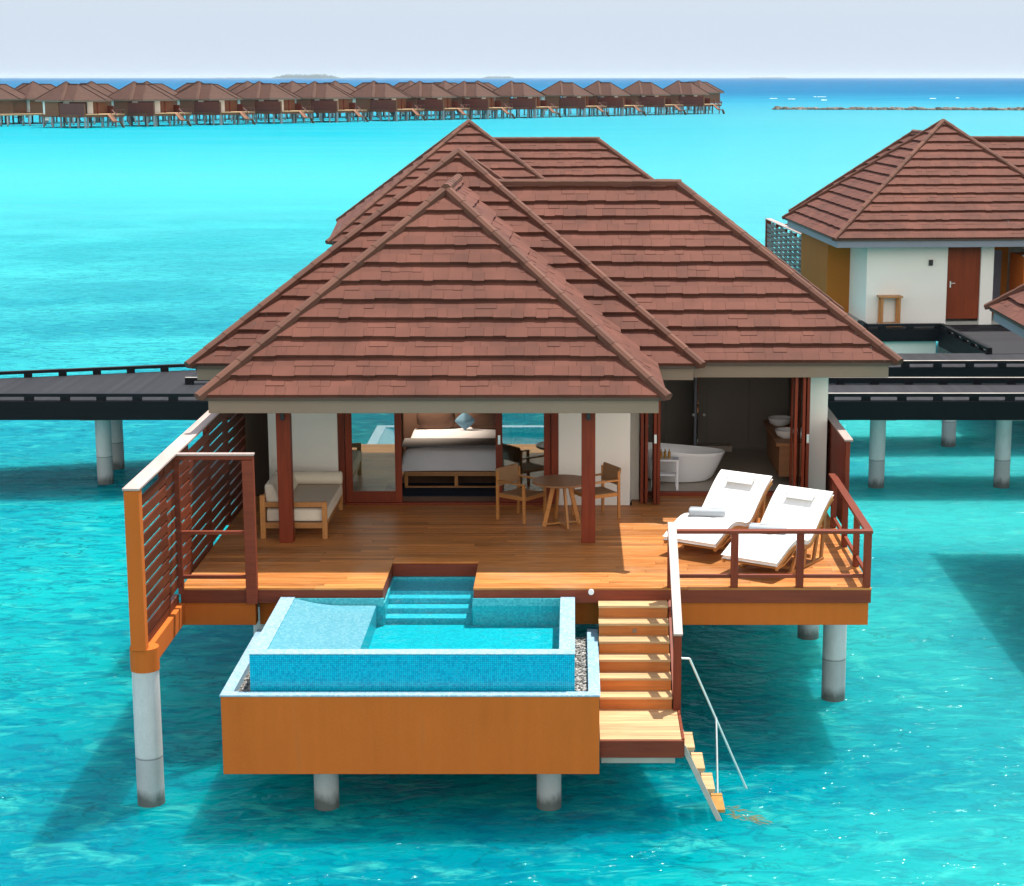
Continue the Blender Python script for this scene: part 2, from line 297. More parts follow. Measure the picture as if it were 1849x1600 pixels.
    c = b.mix(b.math('MULTIPLY', sk.outputs[0], b.math('MULTIPLY', fw.outputs[0], .3)), c, s2l((96, 196, 208)))
    # waves
    h1 = b.noise(mp((.7, 1.3, 1), .12), .55, 2, .5, .3); h2 = b.noise(mp((.8, 1.3, 1), -.25), 1.9, 3, .55, .8); h3 = b.noise(mp((.9, 1.2, 1), .4), 7, 2, .5, .4)
    h = b.math('ADD', b.math('MULTIPLY', h1, .40), b.math('ADD', b.math('MULTIPLY', h2, .20), b.math('MULTIPLY', h3, .045)))
    nrm = b.bump(h, 1.0, .6)
    nsoft = b.bump(h, .8, .6)
    df = b.n('ShaderNodeSubsurfaceScattering', falloff='BURLEY'); dim = b.n('ShaderNodeVectorMath', operation='SCALE'); dim.inputs['Scale'].default_value = .565; b.l(c, dim.inputs[0]); b.l(dim.outputs[0], df.inputs['Color']); b.l(nsoft, df.inputs['Normal'])
    df.inputs['Scale'].default_value = 3.2; df.inputs['Radius'].default_value = (.5, 1.0, 1.0)
    tr = b.n('ShaderNodeBsdfTransparent'); tr.inputs[0].default_value = lin(.16, .72, .74)
    m1 = b.n('ShaderNodeMixShader'); m1.inputs[0].default_value = .10; dd = b.n('ShaderNodeBsdfDiffuse'); b.l(dim.outputs[0], dd.inputs[0]); b.l(b.bump(h, 1.0, 1.3), dd.inputs['Normal'])
    m0 = b.n('ShaderNodeMixShader'); m0.inputs[0].default_value = .20; b.l(df.outputs[0], m0.inputs[1]); b.l(dd.outputs[0], m0.inputs[2]); b.l(m0.outputs[0], m1.inputs[1]); b.l(tr.outputs[0], m1.inputs[2])
    gl = b.n('ShaderNodeBsdfGlossy'); gl.inputs['Roughness'].default_value = .09; gl.inputs[0].default_value = lin(.7, .92, 1); b.l(nrm, gl.inputs['Normal'])
    fr = b.n('ShaderNodeFresnel'); fr.inputs[0].default_value = 1.33; b.l(nrm, fr.inputs['Normal'])
    f = b.math('MINIMUM', b.math('MULTIPLY', fr.outputs[0], .22), .07)
    m2 = b.n('ShaderNodeMixShader'); b.l(f, m2.inputs[0]); b.l(m1.outputs[0], m2.inputs[1]); b.l(gl.outputs[0], m2.inputs[2]); b.l(m2.outputs[0], b.out.inputs[0])
    return b.m
M['sea'] = sea_mat()
b = NB('sea_bed'); v = b.coord(); n = b.noise(v, .12, 4, .6, .5); n2 = b.noise(v, 1.1, 4, .6, 1.5)
b.l(b.value(b.mix(n, lin(.03, .13, .13), lin(.2, .3, .25)), b.math('ADD', b.math('MULTIPLY', n2, .8), .6)), b.p.inputs['Base Color']); b.p.inputs['Roughness'].default_value = 1; M['bed'] = b.m
b = NB('pool_water'); b.t.nodes.remove(b.p); v = b.coord()
tr = b.n('ShaderNodeBsdfTransparent'); tr.inputs[0].default_value = lin(.30, .96, .98)
gl = b.n('ShaderNodeBsdfGlossy'); gl.inputs['Roughness'].default_value = .02; nn = b.bump(b.noise(v, 5, 3, .5, .5), .35, .05); b.l(nn, gl.inputs['Normal'])
fr = b.n('ShaderNodeFresnel'); fr.inputs[0].default_value = 1.33; b.l(nn, fr.inputs['Normal'])
mx = b.n('ShaderNodeMixShader'); b.l(b.math('MINIMUM', b.math('MULTIPLY', fr.outputs[0], .7), .3), mx.inputs[0]); b.l(tr.outputs[0], mx.inputs[1]); b.l(gl.outputs[0], mx.inputs[2]); b.l(mx.outputs[0], b.out.inputs[0])
M['poolwater'] = b.m

# ------------------------------------------------------------------ mesh helpers
OFF = {}; FLIP = {}
class MB:
    def __init__(s): s.v = []; s.f = []; s.t = []
    def poly(s, pts, t=.5):
        i = len(s.v); s.v += [tuple(p) for p in pts]; s.f.append(tuple(range(i, i + len(pts)))); s.t.append(t)
    def faces(s, vs, fs, t=.5):
        i = len(s.v); s.v += [tuple(p) for p in vs]
        for f in fs: s.f.append(tuple(i + k for k in f)); s.t.append(t)
    def hexa(s, p, t=.5):
        s.faces(p, [(0, 3, 2, 1), (4, 5, 6, 7), (0, 1, 5, 4), (1, 2, 6, 5), (2, 3, 7, 6), (3, 0, 4, 7)], t)
    def box(s, x0, x1, y0, y1, z0, z1, t=None):
        if t is None: t = random.random()
        x0, x1 = min(x0, x1), max(x0, x1); y0, y1 = min(y0, y1), max(y0, y1); z0, z1 = min(z0, z1), max(z0, z1)
        s.hexa([(x0, y0, z0), (x1, y0, z0), (x1, y1, z0), (x0, y1, z0), (x0, y0, z1), (x1, y0, z1), (x1, y1, z1), (x0, y1, z1)], t)
    def bar(s, a, b, w, h, up=(0, 0, 1), t=None):      # w sideways, h along up
        a, b = Vector(a), Vector(b); d = (b - a).normalized(); u = Vector(up); sd = d.cross(u)
        if sd.length < 1e-4: sd = d.cross(Vector((0, 1, 0)))
        sd.normalize(); u = sd.cross(d).normalized(); sd *= w / 2; u *= h / 2
        s.hexa([a - sd - u, a + sd - u, b + sd - u, b - sd - u, a - sd + u, a + sd + u, b + sd + u, b - sd + u], random.random() if t is None else t)
    def cyl(s, a, b, r0, r1=None, n=20, caps=True, t=.5):
        r1 = r0 if r1 is None else r1; a, b = Vector(a), Vector(b); d = (b - a).normalized()
        x = d.orthogonal().normalized(); y = d.cross(x); vs = []
        for p, r in ((a, r0), (b, r1)):
            for i in range(n): q = 2 * pi * i / n; vs.append(p + x * (r * cos(q)) + y * (r * sin(q)))
        fs = [(i, (i + 1) % n, n + (i + 1) % n, n + i) for i in range(n)]
        if caps: fs += [tuple(reversed(range(n))), tuple(range(n, 2 * n))]
        s.faces(vs, fs, t)
    def tube(s, pts, r, n=8, t=.5):
        for a, b in zip(pts, pts[1:]): s.cyl(a, b, r, r, n, True, t)
    def prism(s, poly, z0, z1, t=.5):      # poly ccw in xy
        n = len(poly); vs = [(x, y, z0) for x, y in poly] + [(x, y, z1) for x, y in poly]
        s.faces(vs, [(i, (i + 1) % n, n + (i + 1) % n, n + i) for i in range(n)] + [tuple(reversed(range(n))), tuple(range(n, 2 * n))], t)
    def slab(s, prof, x0, x1, thick, t=.5):      # thick sheet following a (y,z) profile, across x
        n = len(prof); nor = []
        for i in range(n):
            a = Vector(prof[max(0, i - 1)]); c = Vector(prof[min(n - 1, i + 1)]); d = (c - a).normalized(); nor.append(Vector((-d.y, d.x)))
        top = [(p[0] + k.x * thick, p[1] + k.y * thick) for p, k in zip(prof, nor)]
        vs = []
        for x in (x0, x1): vs += [(x, p[0], p[1]) for p in prof] + [(x, p[0], p[1]) for p in top]
        fs = []; m = 2 * n
        for i in range(n - 1):
            fs += [(n + i, n + i + 1, m + n + i + 1, m + n + i)[::-1], (i, i + 1, m + i + 1, m + i), (i, n + i, n + i + 1, i + 1)[::-1], (m + i, m + n + i, m + n + i + 1, m + i + 1)]
        fs += [(0, n, m + n, m), (n - 1, m + n - 1, m + 2 * n - 1, 2 * n - 1)]
        s.faces(vs, fs, t)
    def blob(s, c, rx, ry, rz, nu=12, nv=8, e=1.0, t=.5, rot=0):   # superellipsoid: e<1 boxier
        def sp(x): return math.copysign(abs(x) ** e, x)
        vs = []; fs = []
        for j in range(nv + 1):
            ph = -pi / 2 + pi * j / nv
            for i in range(nu):
                q = 2 * pi * i / nu; x = rx * sp(cos(ph)) * sp(cos(q)); y = ry * sp(cos(ph)) * sp(sin(q)); z = rz * sp(sin(ph))
                vs.append((c[0] + x * cos(rot) - y * sin(rot), c[1] + x * sin(rot) + y * cos(rot), c[2] + z))
        for j in range(nv):
            for i in range(nu): fs.append((j * nu + i, j * nu + (i + 1) % nu, (j + 1) * nu + (i + 1) % nu, (j + 1) * nu + i))
        s.faces(vs, fs, t)
def obj(name, mb, mat, parent=None, bevel=0, smooth=False, sub=0, label=None, kind=None):
    root = parent
    while root is not None and root.parent is not None: root = root.parent
    o0 = OFF.get(root.name, (0, 0, 0)) if root else (0, 0, 0); fl = FLIP.get(root.name, False) if root else False
    vs = [(x - o0[0], y - o0[1], z - o0[2]) for x, y, z in mb.v]; fs = mb.f
    if fl: vs = [(x, -y, z) for x, y, z in vs]; fs = [tuple(reversed(f)) for f in fs]
    me = bpy.data.meshes.new(name); me.from_pydata(vs, [], fs); me.update()
    a = me.attributes.new('tint', 'FLOAT', 'FACE'); a.data.foreach_set('value', mb.t)
    me.materials.append(M[mat] if isinstance(mat, str) else mat)
    if smooth: me.polygons.foreach_set('use_smooth', [True] * len(me.polygons))
    o = bpy.data.objects.new(name, me); COL.objects.link(o)
    if parent: o.parent = parent
    if bevel:
        bm = o.modifiers.new('bevel', 'BEVEL'); bm.width = bevel; bm.segments = 2; bm.limit_method = 'ANGLE'; bm.angle_limit = R(40)
    if sub:
        sm = o.modifiers.new('sub', 'SUBSURF'); sm.levels = sub; sm.render_levels = sub
    if smooth and not sub:
        try: me.set_sharp_from_angle(angle=R(42))
        except Exception: pass
    if label: o['label'] = label
    if kind: o['kind'] = kind
    return o
def obj_each(name, mb, mat, parent=None, **k):
    """every box of the builder becomes a mesh of its own"""
    out = []
    for i in range(len(mb.f) // 6):
        m = MB(); m.faces(mb.v[8 * i:8 * i + 8], [(0, 3, 2, 1), (4, 5, 6, 7), (0, 1, 5, 4), (1, 2, 6, 5), (2, 3, 7, 6), (3, 0, 4, 7)], mb.t[6 * i]); out.append(obj(name, m, mat, parent, **k))
    return out
def thing(name, label, cat, loc=(0, 0, 0), rz=0, group=None, local=False, flip=False):
    o = bpy.data.objects.new(name, None); COL.objects.link(o); o.location = loc; o.rotation_euler = (0, 0, rz); o.empty_display_size = .2
    o['label'] = label; o['category'] = cat
    if group: o['group'] = group
    OFF[o.name] = (0, 0, 0) if local else tuple(loc); FLIP[o.name] = flip
    return o
def tag(o, label, cat, group=None):
    o['label'] = label; o['category'] = cat
    if group: o['group'] = group
    return o
def single(name, mb, mat, label, cat, loc, group=None, local=False, **k):
    """a thing that is one mesh, its origin at its base"""
    if not local: mb.v = [(x - loc[0], y - loc[1], z - loc[2]) for x, y, z in mb.v]
    o = obj(name, mb, mat, None, **k); o.location = loc; return tag(o, label, cat, group)
def copy_tree(o, parent=None):
    c = o.copy(); COL.objects.link(c); c.parent = parent
    for ch in list(o.children): copy_tree(ch, c)
    return c
def structure(o): o['kind'] = 'structure'; return o
# ------------------------------------------------------------------ sea, sea bed, islands, breakwater
m = MB(); m.faces([(-40000, -300, 0), (40000, -300, 0), (40000, 40000, 0), (-40000, 40000, 0)], [(0, 1, 2, 3)])
structure(obj('sea', m, 'sea', kind='structure'))
m = MB(); nx, ny = 60, 60; vs = []
for j in range(ny + 1):
    for i in range(nx + 1):
        x = -1.6 + 3.2 * i / nx; y = 1.6 * j / ny; x = 60 * x * (1 + abs(x) ** 12); y = -60 + 140 * y * (1 + y ** 12); vs.append((x, y, -1.75 + .22 * sin(x * .21 + y * .13) + .18 * sin(y * .33 - x * .1)))
m.faces(vs, [(j * (nx + 1) + i, j * (nx + 1) + i + 1, (j + 1) * (nx + 1) + i + 1, (j + 1) * (nx + 1) + i) for j in range(ny) for i in range(nx)])
structure(obj('sea_bed', m, 'bed', smooth=True))
def island(px0, px1, D, hmax, lump, mat='isle', seed=1):
    rnd = random.Random(seed); x0 = (px0 - 1035) / 3377 * D; x1 = (px1 - 1035) / 3377 * D; m = MB(); n = 46; sec = []
    for i in range(n + 1):
        u = i / n; hgt = hmax * min(1, 5 * u, 5 * (1 - u)) ** .6 * (1 - lump + lump * rnd.random()); sec.append((x0 + (x1 - x0) * u, max(.6, hgt)))
    vs = []
    for x, hh in sec: vs += [(x, D - 40, -.5), (x, D - 30, hh * .7), (x, D + 20, hh), (x, D + 160, hh * .8), (x, D + 180, -.5)]
    m.faces(vs, [(i * 5 + k, (i + 1) * 5 + k, (i + 1) * 5 + k + 1, i * 5 + k + 1) for i in range(n) for k in range(4)])
    structure(obj('island', m, mat))
island(500, 622, 18000, 44, .35, seed=3); island(385, 500, 19000, 9, .5, seed=4); island(622, 695, 19000, 9, .5, seed=5)
island(872, 932, 19000, 24, .4, seed=6); island(1340, 1420, 20000, 13, .5, seed=8)
rnd = random.Random(5); m = MB()
for i in range(900):
    u = rnd.random(); x = 60.5 + 150 * u; y = 572 - 26 * u + rnd.uniform(-1.6, 1.6); r = rnd.uniform(.35, .95)
    m.blob((x, y, rnd.uniform(-.2, .55) * (1 - abs(y - 572 + 26 * u) / 3)), r, r * rnd.uniform(.7, 1.1), r * rnd.uniform(.45, .75), 7, 4, rnd.uniform(.5, .9), rnd.random(), rnd.uniform(0, 3))
single('breakwater', m, 'rock', 'long low breakwater of dark boulders in the shallows under the horizon', 'breakwater', (130, 560, 0))
rnd = random.Random(9); m = MB()
for px, py, w in ((1395, 178, 4), (1424, 179, 2), (1473, 175, 4), (1484, 181, 3), (1671, 178, 2), (1716, 177, 2)):
    e = R(11.06) + math.atan((py - 800) / 3377); D = 9.5 / math.tan(e); cx = (px - 1035) / 3377 * D
    for k in range(7):
        m.blob((cx + rnd.uniform(-w, w) * .6, D + rnd.uniform(-2, 2), .05), rnd.uniform(.3, .9), rnd.uniform(.5, 1.2), rnd.uniform(.05, .14), 8, 4, 1, .5)
obj('surf', m, 'foam', kind='stuff', smooth=True)

# ------------------------------------------------------------------ roofs (one villa plan, ridge heights shared)
EZ = 4.85
def tile_face(mb, P, course=.395, seed=1):
    rnd = random.Random(seed); P = [Vector(p) for p in P]; o = P[0]; u = (P[1] - P[0]).normalized(); nrm = u.cross(P[2] - P[0]).normalized()
    if nrm.z < 0: nrm = -nrm
    v = nrm.cross(u); pol = [((p - o).dot(u), (p - o).dot(v)) for p in P]
    ar = sum(a[0] * c[1] - c[0] * a[1] for a, c in zip(pol, pol[1:] + pol[:1]))
    if ar < 0: pol = pol[::-1]
    def clip(q):
        for a, c in zip(pol, pol[1:] + pol[:1]):
            ex, ey = c[0] - a[0], c[1] - a[1]; out = []
            for k in range(len(q)):
                p0, p1 = q[k], q[(k + 1) % len(q)]
                d0 = ex * (p0[1] - a[1]) - ey * (p0[0] - a[0]); d1 = ex * (p1[1] - a[1]) - ey * (p1[0] - a[0])
                if d0 >= 0: out.append(p0)
                if (d0 >= 0) != (d1 >= 0):
                    s_ = d0 / (d0 - d1); out.append((p0[0] + s_ * (p1[0] - p0[0]), p0[1] + s_ * (p1[1] - p0[1])))
            q = out
            if len(q) < 3: return None
        return q
    umin = min(p[0] for p in pol); umax = max(p[0] for p in pol); vmax = max(p[1] for p in pol)
    def put(q, h): return [o + u * a + v * c + nrm * h(c) for a, c in q]
    k = 0
    while k * course < vmax:
        v0 = k * course; vm = v0 + course * .52; v1 = v0 + course
        for row, (lo, hi, hlo, hhi) in enumerate(((v0, vm, .058, .030), (vm, v1, .030, .0))):
            x = umin - rnd.random() * .3
            while x < umax:
                w = rnd.choice((.15, .19, .23, .28, .33)); t = rnd.random()
                if row == 0: jl = lo - rnd.choice((0, .006, .012, .02)); lift = rnd.uniform(0, .005)
                else: lift = rnd.choice((0, 0, 0, .005, .009)); jl = lo - (.014 if lift else 0) * rnd.random()
                q = clip([(x, jl), (x + w - .003, jl), (x + w - .003, hi), (x, hi)]) if row or k else clip([(x, max(jl, 0)), (x + w - .003, max(jl, 0)), (x + w - .003, hi), (x, hi)])
                x += w
                if not q: continue
                lo_ = max(jl, 0) if (k == 0 and row == 0) else jl
                h = lambda c, a=lo_, b_=hi, ha=hlo + lift, hb=hhi: ha + (hb - ha) * (c - a) / (b_ - a)
                mb.poly(put(q, h), t)
                base = -.004 if row == 0 else hlo - .004
                if hlo + lift - base > .004:
                    e2 = [p for p in q if abs(p[1] - lo_) < 1e-5]
                    if len(e2) == 2:
                        a, c = sorted(e2); mb.poly([o + u * a[0] + v * lo_ + nrm * base, o + u * c[0] + v * lo_ + nrm * base, o + u * c[0] + v * lo_ + nrm * (hlo + lift), o + u * a[0] + v * lo_ + nrm * (hlo + lift)], t)
        k += 1
def cap_line(mb, p0, p1, w=.145, h=.085, seg=.42, seed=2):
    rnd = random.Random(seed); p0, p1 = Vector(p0), Vector(p1); L = (p1 - p0).length; d = (p1 - p0) / L; sd = d.cross(Vector((0, 0, 1))).normalized(); up = sd.cross(d).normalized()
    n = max(1, round(L / seg)); s_ = L / n; prof = [(-.5, -.35), (-.5, .55), (-.2, 1), (.2, 1), (.5, .55), (.5, -.35)]
    for i in range(n):
        a = p0 + d * (i * s_ - .015); c = p0 + d * ((i + 1) * s_ + .015); t = rnd.random(); j = .007
        vs = []
        for p, k in ((a, j), (c, 0.0)):
            vs += [p + sd * (x * (w + k)) + up * (z * h + (k if z > 0 else 0)) for x, z in prof]
        f = [(q, q + 1, 7 + q, 6 + q)[::-1] for q in range(5)] + [(0, 1, 2, 3, 4, 5), (11, 10, 9, 8, 7, 6)]
        mb.faces(vs, f, t)
RF = {
 'terrace': dict(faces=[[(-5.49, 27.3, EZ), (1.35, 27.3, EZ), (-2.07, 30.72, 7.68)], [(1.35, 27.3, EZ), (1.35, 30.7, EZ), (-2.07, 34.12, 7.68), (-2.07, 30.72, 7.68)], [(-5.49, 30.7, EZ), (-5.49, 27.3, EZ), (-2.07, 30.72, 7.68), (-2.07, 34.12, 7.68)]],
   caps=[((-5.53, 27.26, EZ + .0), (-2.07, 30.72, 7.70)), ((1.39, 27.26, EZ), (-2.07, 30.72, 7.70)), ((-2.07, 30.66, 7.71), (-2.07, 34.0, 7.71))]),
 'main': dict(faces=[[(-6.27, 30.4, EZ), (2.07, 30.4, EZ), (-2.1, 34.57, 8.13)], [(2.07, 30.4, EZ), (2.07, 38.74, EZ), (-2.1, 34.57, 8.13)], [(2.07, 38.74, EZ), (-6.27, 38.74, EZ), (-2.1, 34.57, 8.13)], [(-6.27, 38.74, EZ), (-6.27, 30.4, EZ), (-2.1, 34.57, 8.13)]],
   caps=[((-6.31, 30.36, EZ), (-2.1, 34.57, 8.15)), ((2.11, 30.36, EZ), (-2.1, 34.57, 8.15)), ((2.11, 38.78, EZ), (-2.1, 34.57, 8.15)), ((-6.31, 38.78, EZ), (-2.1, 34.57, 8.15))]),
 'wing': dict(faces=[[(-.5, 30.77, EZ), (5.37, 30.77, EZ), (1.9, 34.24, 7.57), (-1.6, 34.24, 7.57)], [(5.37, 30.77, EZ), (5.37, 37.71, EZ), (1.9, 34.24, 7.57)], [(5.37, 37.71, EZ), (-.5, 37.71, EZ), (-1.6, 34.24, 7.57), (1.9, 34.24, 7.57)]],
   caps=[((5.41, 30.73, EZ), (1.9, 34.24, 7.59)), ((5.41, 37.75, EZ), (1.9, 34.24, 7.59)), ((-1.5, 34.24, 7.60), (1.95, 34.24, 7.60))]),
}
def eave_frame(mb, x0, x1, y0, y1, z0, z1, t=.05, back=True, left=True, right=True, front=True):
    if front: mb.box(x0, x1, y0, y0 + t, z0, z1)
    if back: mb.box(x0, x1, y1 - t, y1, z0, z1)
    if left: mb.box(x0, x0 + t, y0 + t, y1 - t if back else y1, z0, z1)
    if right: mb.box(x1 - t, x1, y0 + t, y1 - t if back else y1, z0, z1)
def build_roof(root, fascia='fascia'):
    for i, (k, d) in enumerate(RF.items()):
        m = MB()
        for j, f in enumerate(d['faces']): tile_face(m, f, seed=11 * i + j)
        r = obj('roof', m, 'roof', root, label={'terrace': 'lowest tiled hip roof over the terrace', 'main': 'tall tiled pyramid roof', 'wing': 'tiled side wing roof'}[k])
        m = MB()
        for j, (a, c) in enumerate(d['caps']): cap_line(m, a, c, seed=i * 7 + j)
        obj('ridge_cap', m, 'cap', r)
        m = MB(); e = MB(); s_ = MB()
        if k == 'terrace':
            eave_frame(m, -5.42, 1.27, 27.37, 30.6, 4.60, 4.795, back=False); eave_frame(e, -5.49, 1.35, 27.305, 30.6, 4.80, 4.848, back=False); s_.box(-5.36, 1.21, 27.43, 30.5, 4.68, 4.70)
        elif k == 'main':
            for f_ in (m,): f_.box(-6.2, -5.5, 30.47, 30.52, 4.60, 4.795); f_.box(1.36, 1.98, 30.47, 30.52, 4.60, 4.795); f_.box(-6.2, 1.98, 38.62, 38.67, 4.6, 4.795); f_.box(-6.2, -6.15, 30.52, 38.62, 4.6, 4.795); f_.box(1.93, 1.98, 30.52, 30.8, 4.6, 4.795); f_.box(1.93, 1.98, 37.7, 38.62, 4.6, 4.795)
            eave_frame(e, -6.27, 2.07, 30.405, 38.735, 4.80, 4.848); s_.box(-6.14, 1.92, 30.53, 38.6, 4.665, 4.69)
        else:
            eave_frame(m, 1.99, 5.26, 30.84, 37.64, 4.585, 4.79, left=False); eave_frame(e, 2.0, 5.37, 30.775, 37.7, 4.796, 4.846, left=False); s_.box(1.99, 5.2, 30.9, 37.58, 4.66, 4.685)
        (obj_each if k == 'main' else obj)('fascia', m, fascia, r, bevel=.006); obj('drip_edge', e, 'drip', r); obj('soffit', s_, 'soffit', r)
VL = (-2.1, 34.57, 0)
villa = thing('overwater_villa', 'nearest overwater villa with brown hipped shingle roofs and an open terrace above its plunge pool', 'villa', VL)
build_roof(villa)
ZD = 2.38
# ---------------- piles, slab and edge beams
def pile(root, x, y, z1, r=.18, name='pile', label=None):
    m = MB(); m.cyl((x, y, -2.2), (x, y, z1), r * 1.03, r, 28, True, .5); return obj(name, m, 'conc', root, smooth=True, label=label)
for x, y in ((4.05, 27.85), (4.06, 31.1), (-4.72, 27.6), (-1.8, 28.3), (1.1, 28.3), (-4.72, 31.6), (-1.8, 31.6), (1.1, 31.6), (-4.72, 35.5), (-1.8, 35.5), (1.1, 35.5), (4.06, 35.5)):
    pile(villa, x, y, 1.84)
pc = pile(villa, -5.63, 23.58, 1.86, .178, label='corner pile with ochre collar under the slatted screen')
m = MB(); m.cyl((-5.63, 23.58, 1.86), (-5.63, 23.58, 2.17), .188, .188, 32); obj('collar', m, 'ochre', pc, smooth=True)
m = MB()
m.box(-5.57, -4.53, 25.73, 25.93, 1.82, 2.155); m.box(1.42, 4.21, 25.73, 25.93, 1.82, 2.155); m.box(-4.52, -2.75, 26.0, 26.2, 1.75, 2.155); m.box(-1.36, 1.41, 26.0, 26.2, 1.75, 2.155)
m.box(-5.57, -5.37, 25.94, 38.0, 1.82, 2.155); m.box(4.01, 4.21, 25.94, 37.4, 1.82, 2.155)
m.box(-5.72, -5.54, 23.72, 25.72, 1.86, 2.16)
obj_each('edge_beam', m, 'ochre', villa, bevel=.008)
m = MB(); m.box(-5.36, -2.76, 26.21, 38.0, 1.95, 2.2); m.box(-1.35, 4.0, 26.21, 37.3, 1.95, 2.2); m.box(-2.755, -1.355, 27.3, 38, 1.95, 2.2); obj_each('floor_slab', m, 'beam', villa)
# fascia boards of the deck
m = MB(); z0, z1 = 2.16, 2.352
m.box(-5.58, -2.705, 25.68, 25.72, z0, z1); m.box(-1.415, 4.235, 25.68, 25.72, z0, z1); m.box(4.195, 4.235, 25.722, 29.6, z0, z1)
m.box(-2.70, -1.42, 27.1, 27.14, 2.17, z1); m.box(-2.745, -2.705, 25.722, 27.14, 2.17, z1); m.box(-1.415, -1.375, 25.722, 27.14, 2.17, z1)
obj_each('deck_fascia', m, 'redx', villa, bevel=.004)
# deck boards
rnd = random.Random(21); m = MB(); y = 25.68
def row(x0, x1, y0, y1):
    x = x0
    while x < x1 - .01:
        xe = min(x1, x + rnd.uniform(1.6, 3.4)); 
        if x1 - xe < .4: xe = x1
        m.box(x + .0015, xe - .0015, y0, y1, ZD - .03, ZD - rnd.uniform(0, .0015), rnd.random()); x = xe
while y < 31.6:
    y1 = y + .117
    xr = 4.24 if y < 31.45 else 4.0
    if y < 27.1: row(-5.58, -2.70, y, y1); row(-1.42, xr, y, y1)
    elif y1 < 30.95: row(-5.58, xr, y, y1)
    else: row(1.0, xr, y, y1); row(-5.58, -5.15, y, y1)
    y += .1225
obj('deck', m, 'deck', villa, bevel=.003)
m = MB(); m.cyl((.255, 25.68, 2.325), (.255, 25.655, 2.325), .042, .04, 24); obj('light', m, 'lampwhite', villa, smooth=True, label='round white light on the deck edge')
# ---------------- walls
m = MB(); zt = 4.66
m.box(-5.14, -3.97, 30.94, 31.12, 2.32, zt); m.box(-.25, .96, 30.94, 31.45, 2.32, zt); m.box(.961, 1.13, 31.38, 31.5, 2.32, zt)
m.box(-5.14, -4.96, 31.121, 37.9, 2.2, zt); m.box(.86, .98, 31.5, 36, 2.2, zt); m.box(4.0, 4.34, 31.4, 31.6, 2.2, zt); m.box(4.2, 4.34, 31.601, 37.2, 2.2, zt)
m.box(-4.96, 4.2, 37.0, 37.2, 2.2, zt)
obj_each('wall', m, 'plaster', villa, bevel=.012)
m = MB(); m.box(-5.85, -5.141, 31.6, 36.0, 2.2, zt); obj('store_wall', m, 'teak_dark', villa)
m = MB(); m.box(-4.95, .85, 35.0, 35.1, 2.2, zt); m.box(-4.96, -4.9, 31.13, 35.0, 2.42, zt); m.box(.8, .86, 31.46, 35.0, 2.42, zt); obj_each('interior_wall', m, 'intwall', villa)
m = MB(); x = .99
while x < 4.18: m.box(x, min(4.19, x + .795), 35.5, 35.56, 2.4, zt); x += .8
m.box(4.14, 4.19, 31.61, 35.49, 2.4, zt); m.box(.985, 1.03, 31.6, 35.49, 2.4, zt); obj('bathroom_wall', m, 'greywall', villa)
m = MB(); m.box(-4.9, .8, 31.0, 35.0, 2.30, 2.392); obj('bedroom_floor', m, 'intfloor', villa)
m = MB(); m.box(1.14, 4.0, 31.62, 31.72, 2.3, 2.452); obj('threshold', m, 'redx', villa)
m = MB(); m.box(1.03, 4.14, 31.73, 35.49, 2.30, 2.45); obj('bathroom_floor', m, 'bathfloor', villa)
m = MB(); m.box(-4.95, .85, 30.96, 35.0, 4.64, 4.658); m.box(1, 4.19, 31.5, 35.5, 4.64, 4.658); obj_each('ceiling', m, 'intwall', villa)
m = MB(); m.box(2.35, 3.05, 35.2, 35.49, 2.451, 2.56); obj('bench', m, 'bathfloor', villa, bevel=.01)
m = MB(); m.box(2.32, 2.335, 34.4, 35.48, 2.5, 4.5); sh = obj('shower_screen', m, 'glass', villa)
m = MB(); m.box(2.26, 2.30, 34.36, 34.40, 2.46, 4.5, .2); obj('door_stile', m, 'greydoor', sh)
m = MB(); m.blob((2.24, 34.3, 3.33), .03, .03, .03); m.blob((2.44, 34.3, 3.33), .03, .03, .03); obj('knob', m, 'steel', sh, smooth=True)
# ---------------- posts with lamps
for x in (-4.47, .235):
    m = MB(); m.box(x - .107, x + .107, 28.3, 28.51, ZD, 4.675, random.random()); p = obj('post', m, 'red', villa, bevel=.008)
    m = MB(); m.box(x - .03, x + .03, 28.235, 28.298, 4.33, 4.45); l = obj('wall_lamp', m, 'blackmetal', p, bevel=.01)
    m = MB(); m.cyl((x, 28.267, 4.449), (x, 28.267, 4.458), .02, .02, 12); obj('lamp_lens', m, 'lampwhite', l)
# ---------------- sliding doors
def sash(x0, x1, name, y=30.98, lock=None):
    m = MB(); s_ = .115; y1 = y + .045
    m.box(x0, x0 + s_, y, y1, 2.42, 4.64); m.box(x1 - s_, x1, y, y1, 2.42, 4.64); m.box(x0 + s_, x1 - s_, y, y1, 2.42, 2.61); m.box(x0 + s_, x1 - s_, y, y1, 4.5, 4.64)
    d = obj(name, m, 'red', villa, bevel=.005)
    m = MB(); m.box(x0 + s_ - .005, x1 - s_ + .005, y + .016, y + .026, 2.605, 4.505); obj('glass_pane', m, 'glass', d)
    if lock: m = MB(); m.box(lock - .022, lock + .022, y - .012, y - .001, 3.42, 3.58); obj('lock_plate', m, 'steel', d, bevel=.004)
m = MB(); m.box(-3.97, -3.86, 30.95, 31.1, 2.39, 4.66); m.box(-.37, -.25, 30.95, 31.1, 2.39, 4.66); m.box(-3.86, -.37, 30.95, 31.1, 2.36, 2.418); obj('door_frame', m, 'red', villa, bevel=.005)
sash(-3.85, -2.90, 'sliding_door'); sash(-1.31, -.38, 'sliding_door', lock=-1.25)
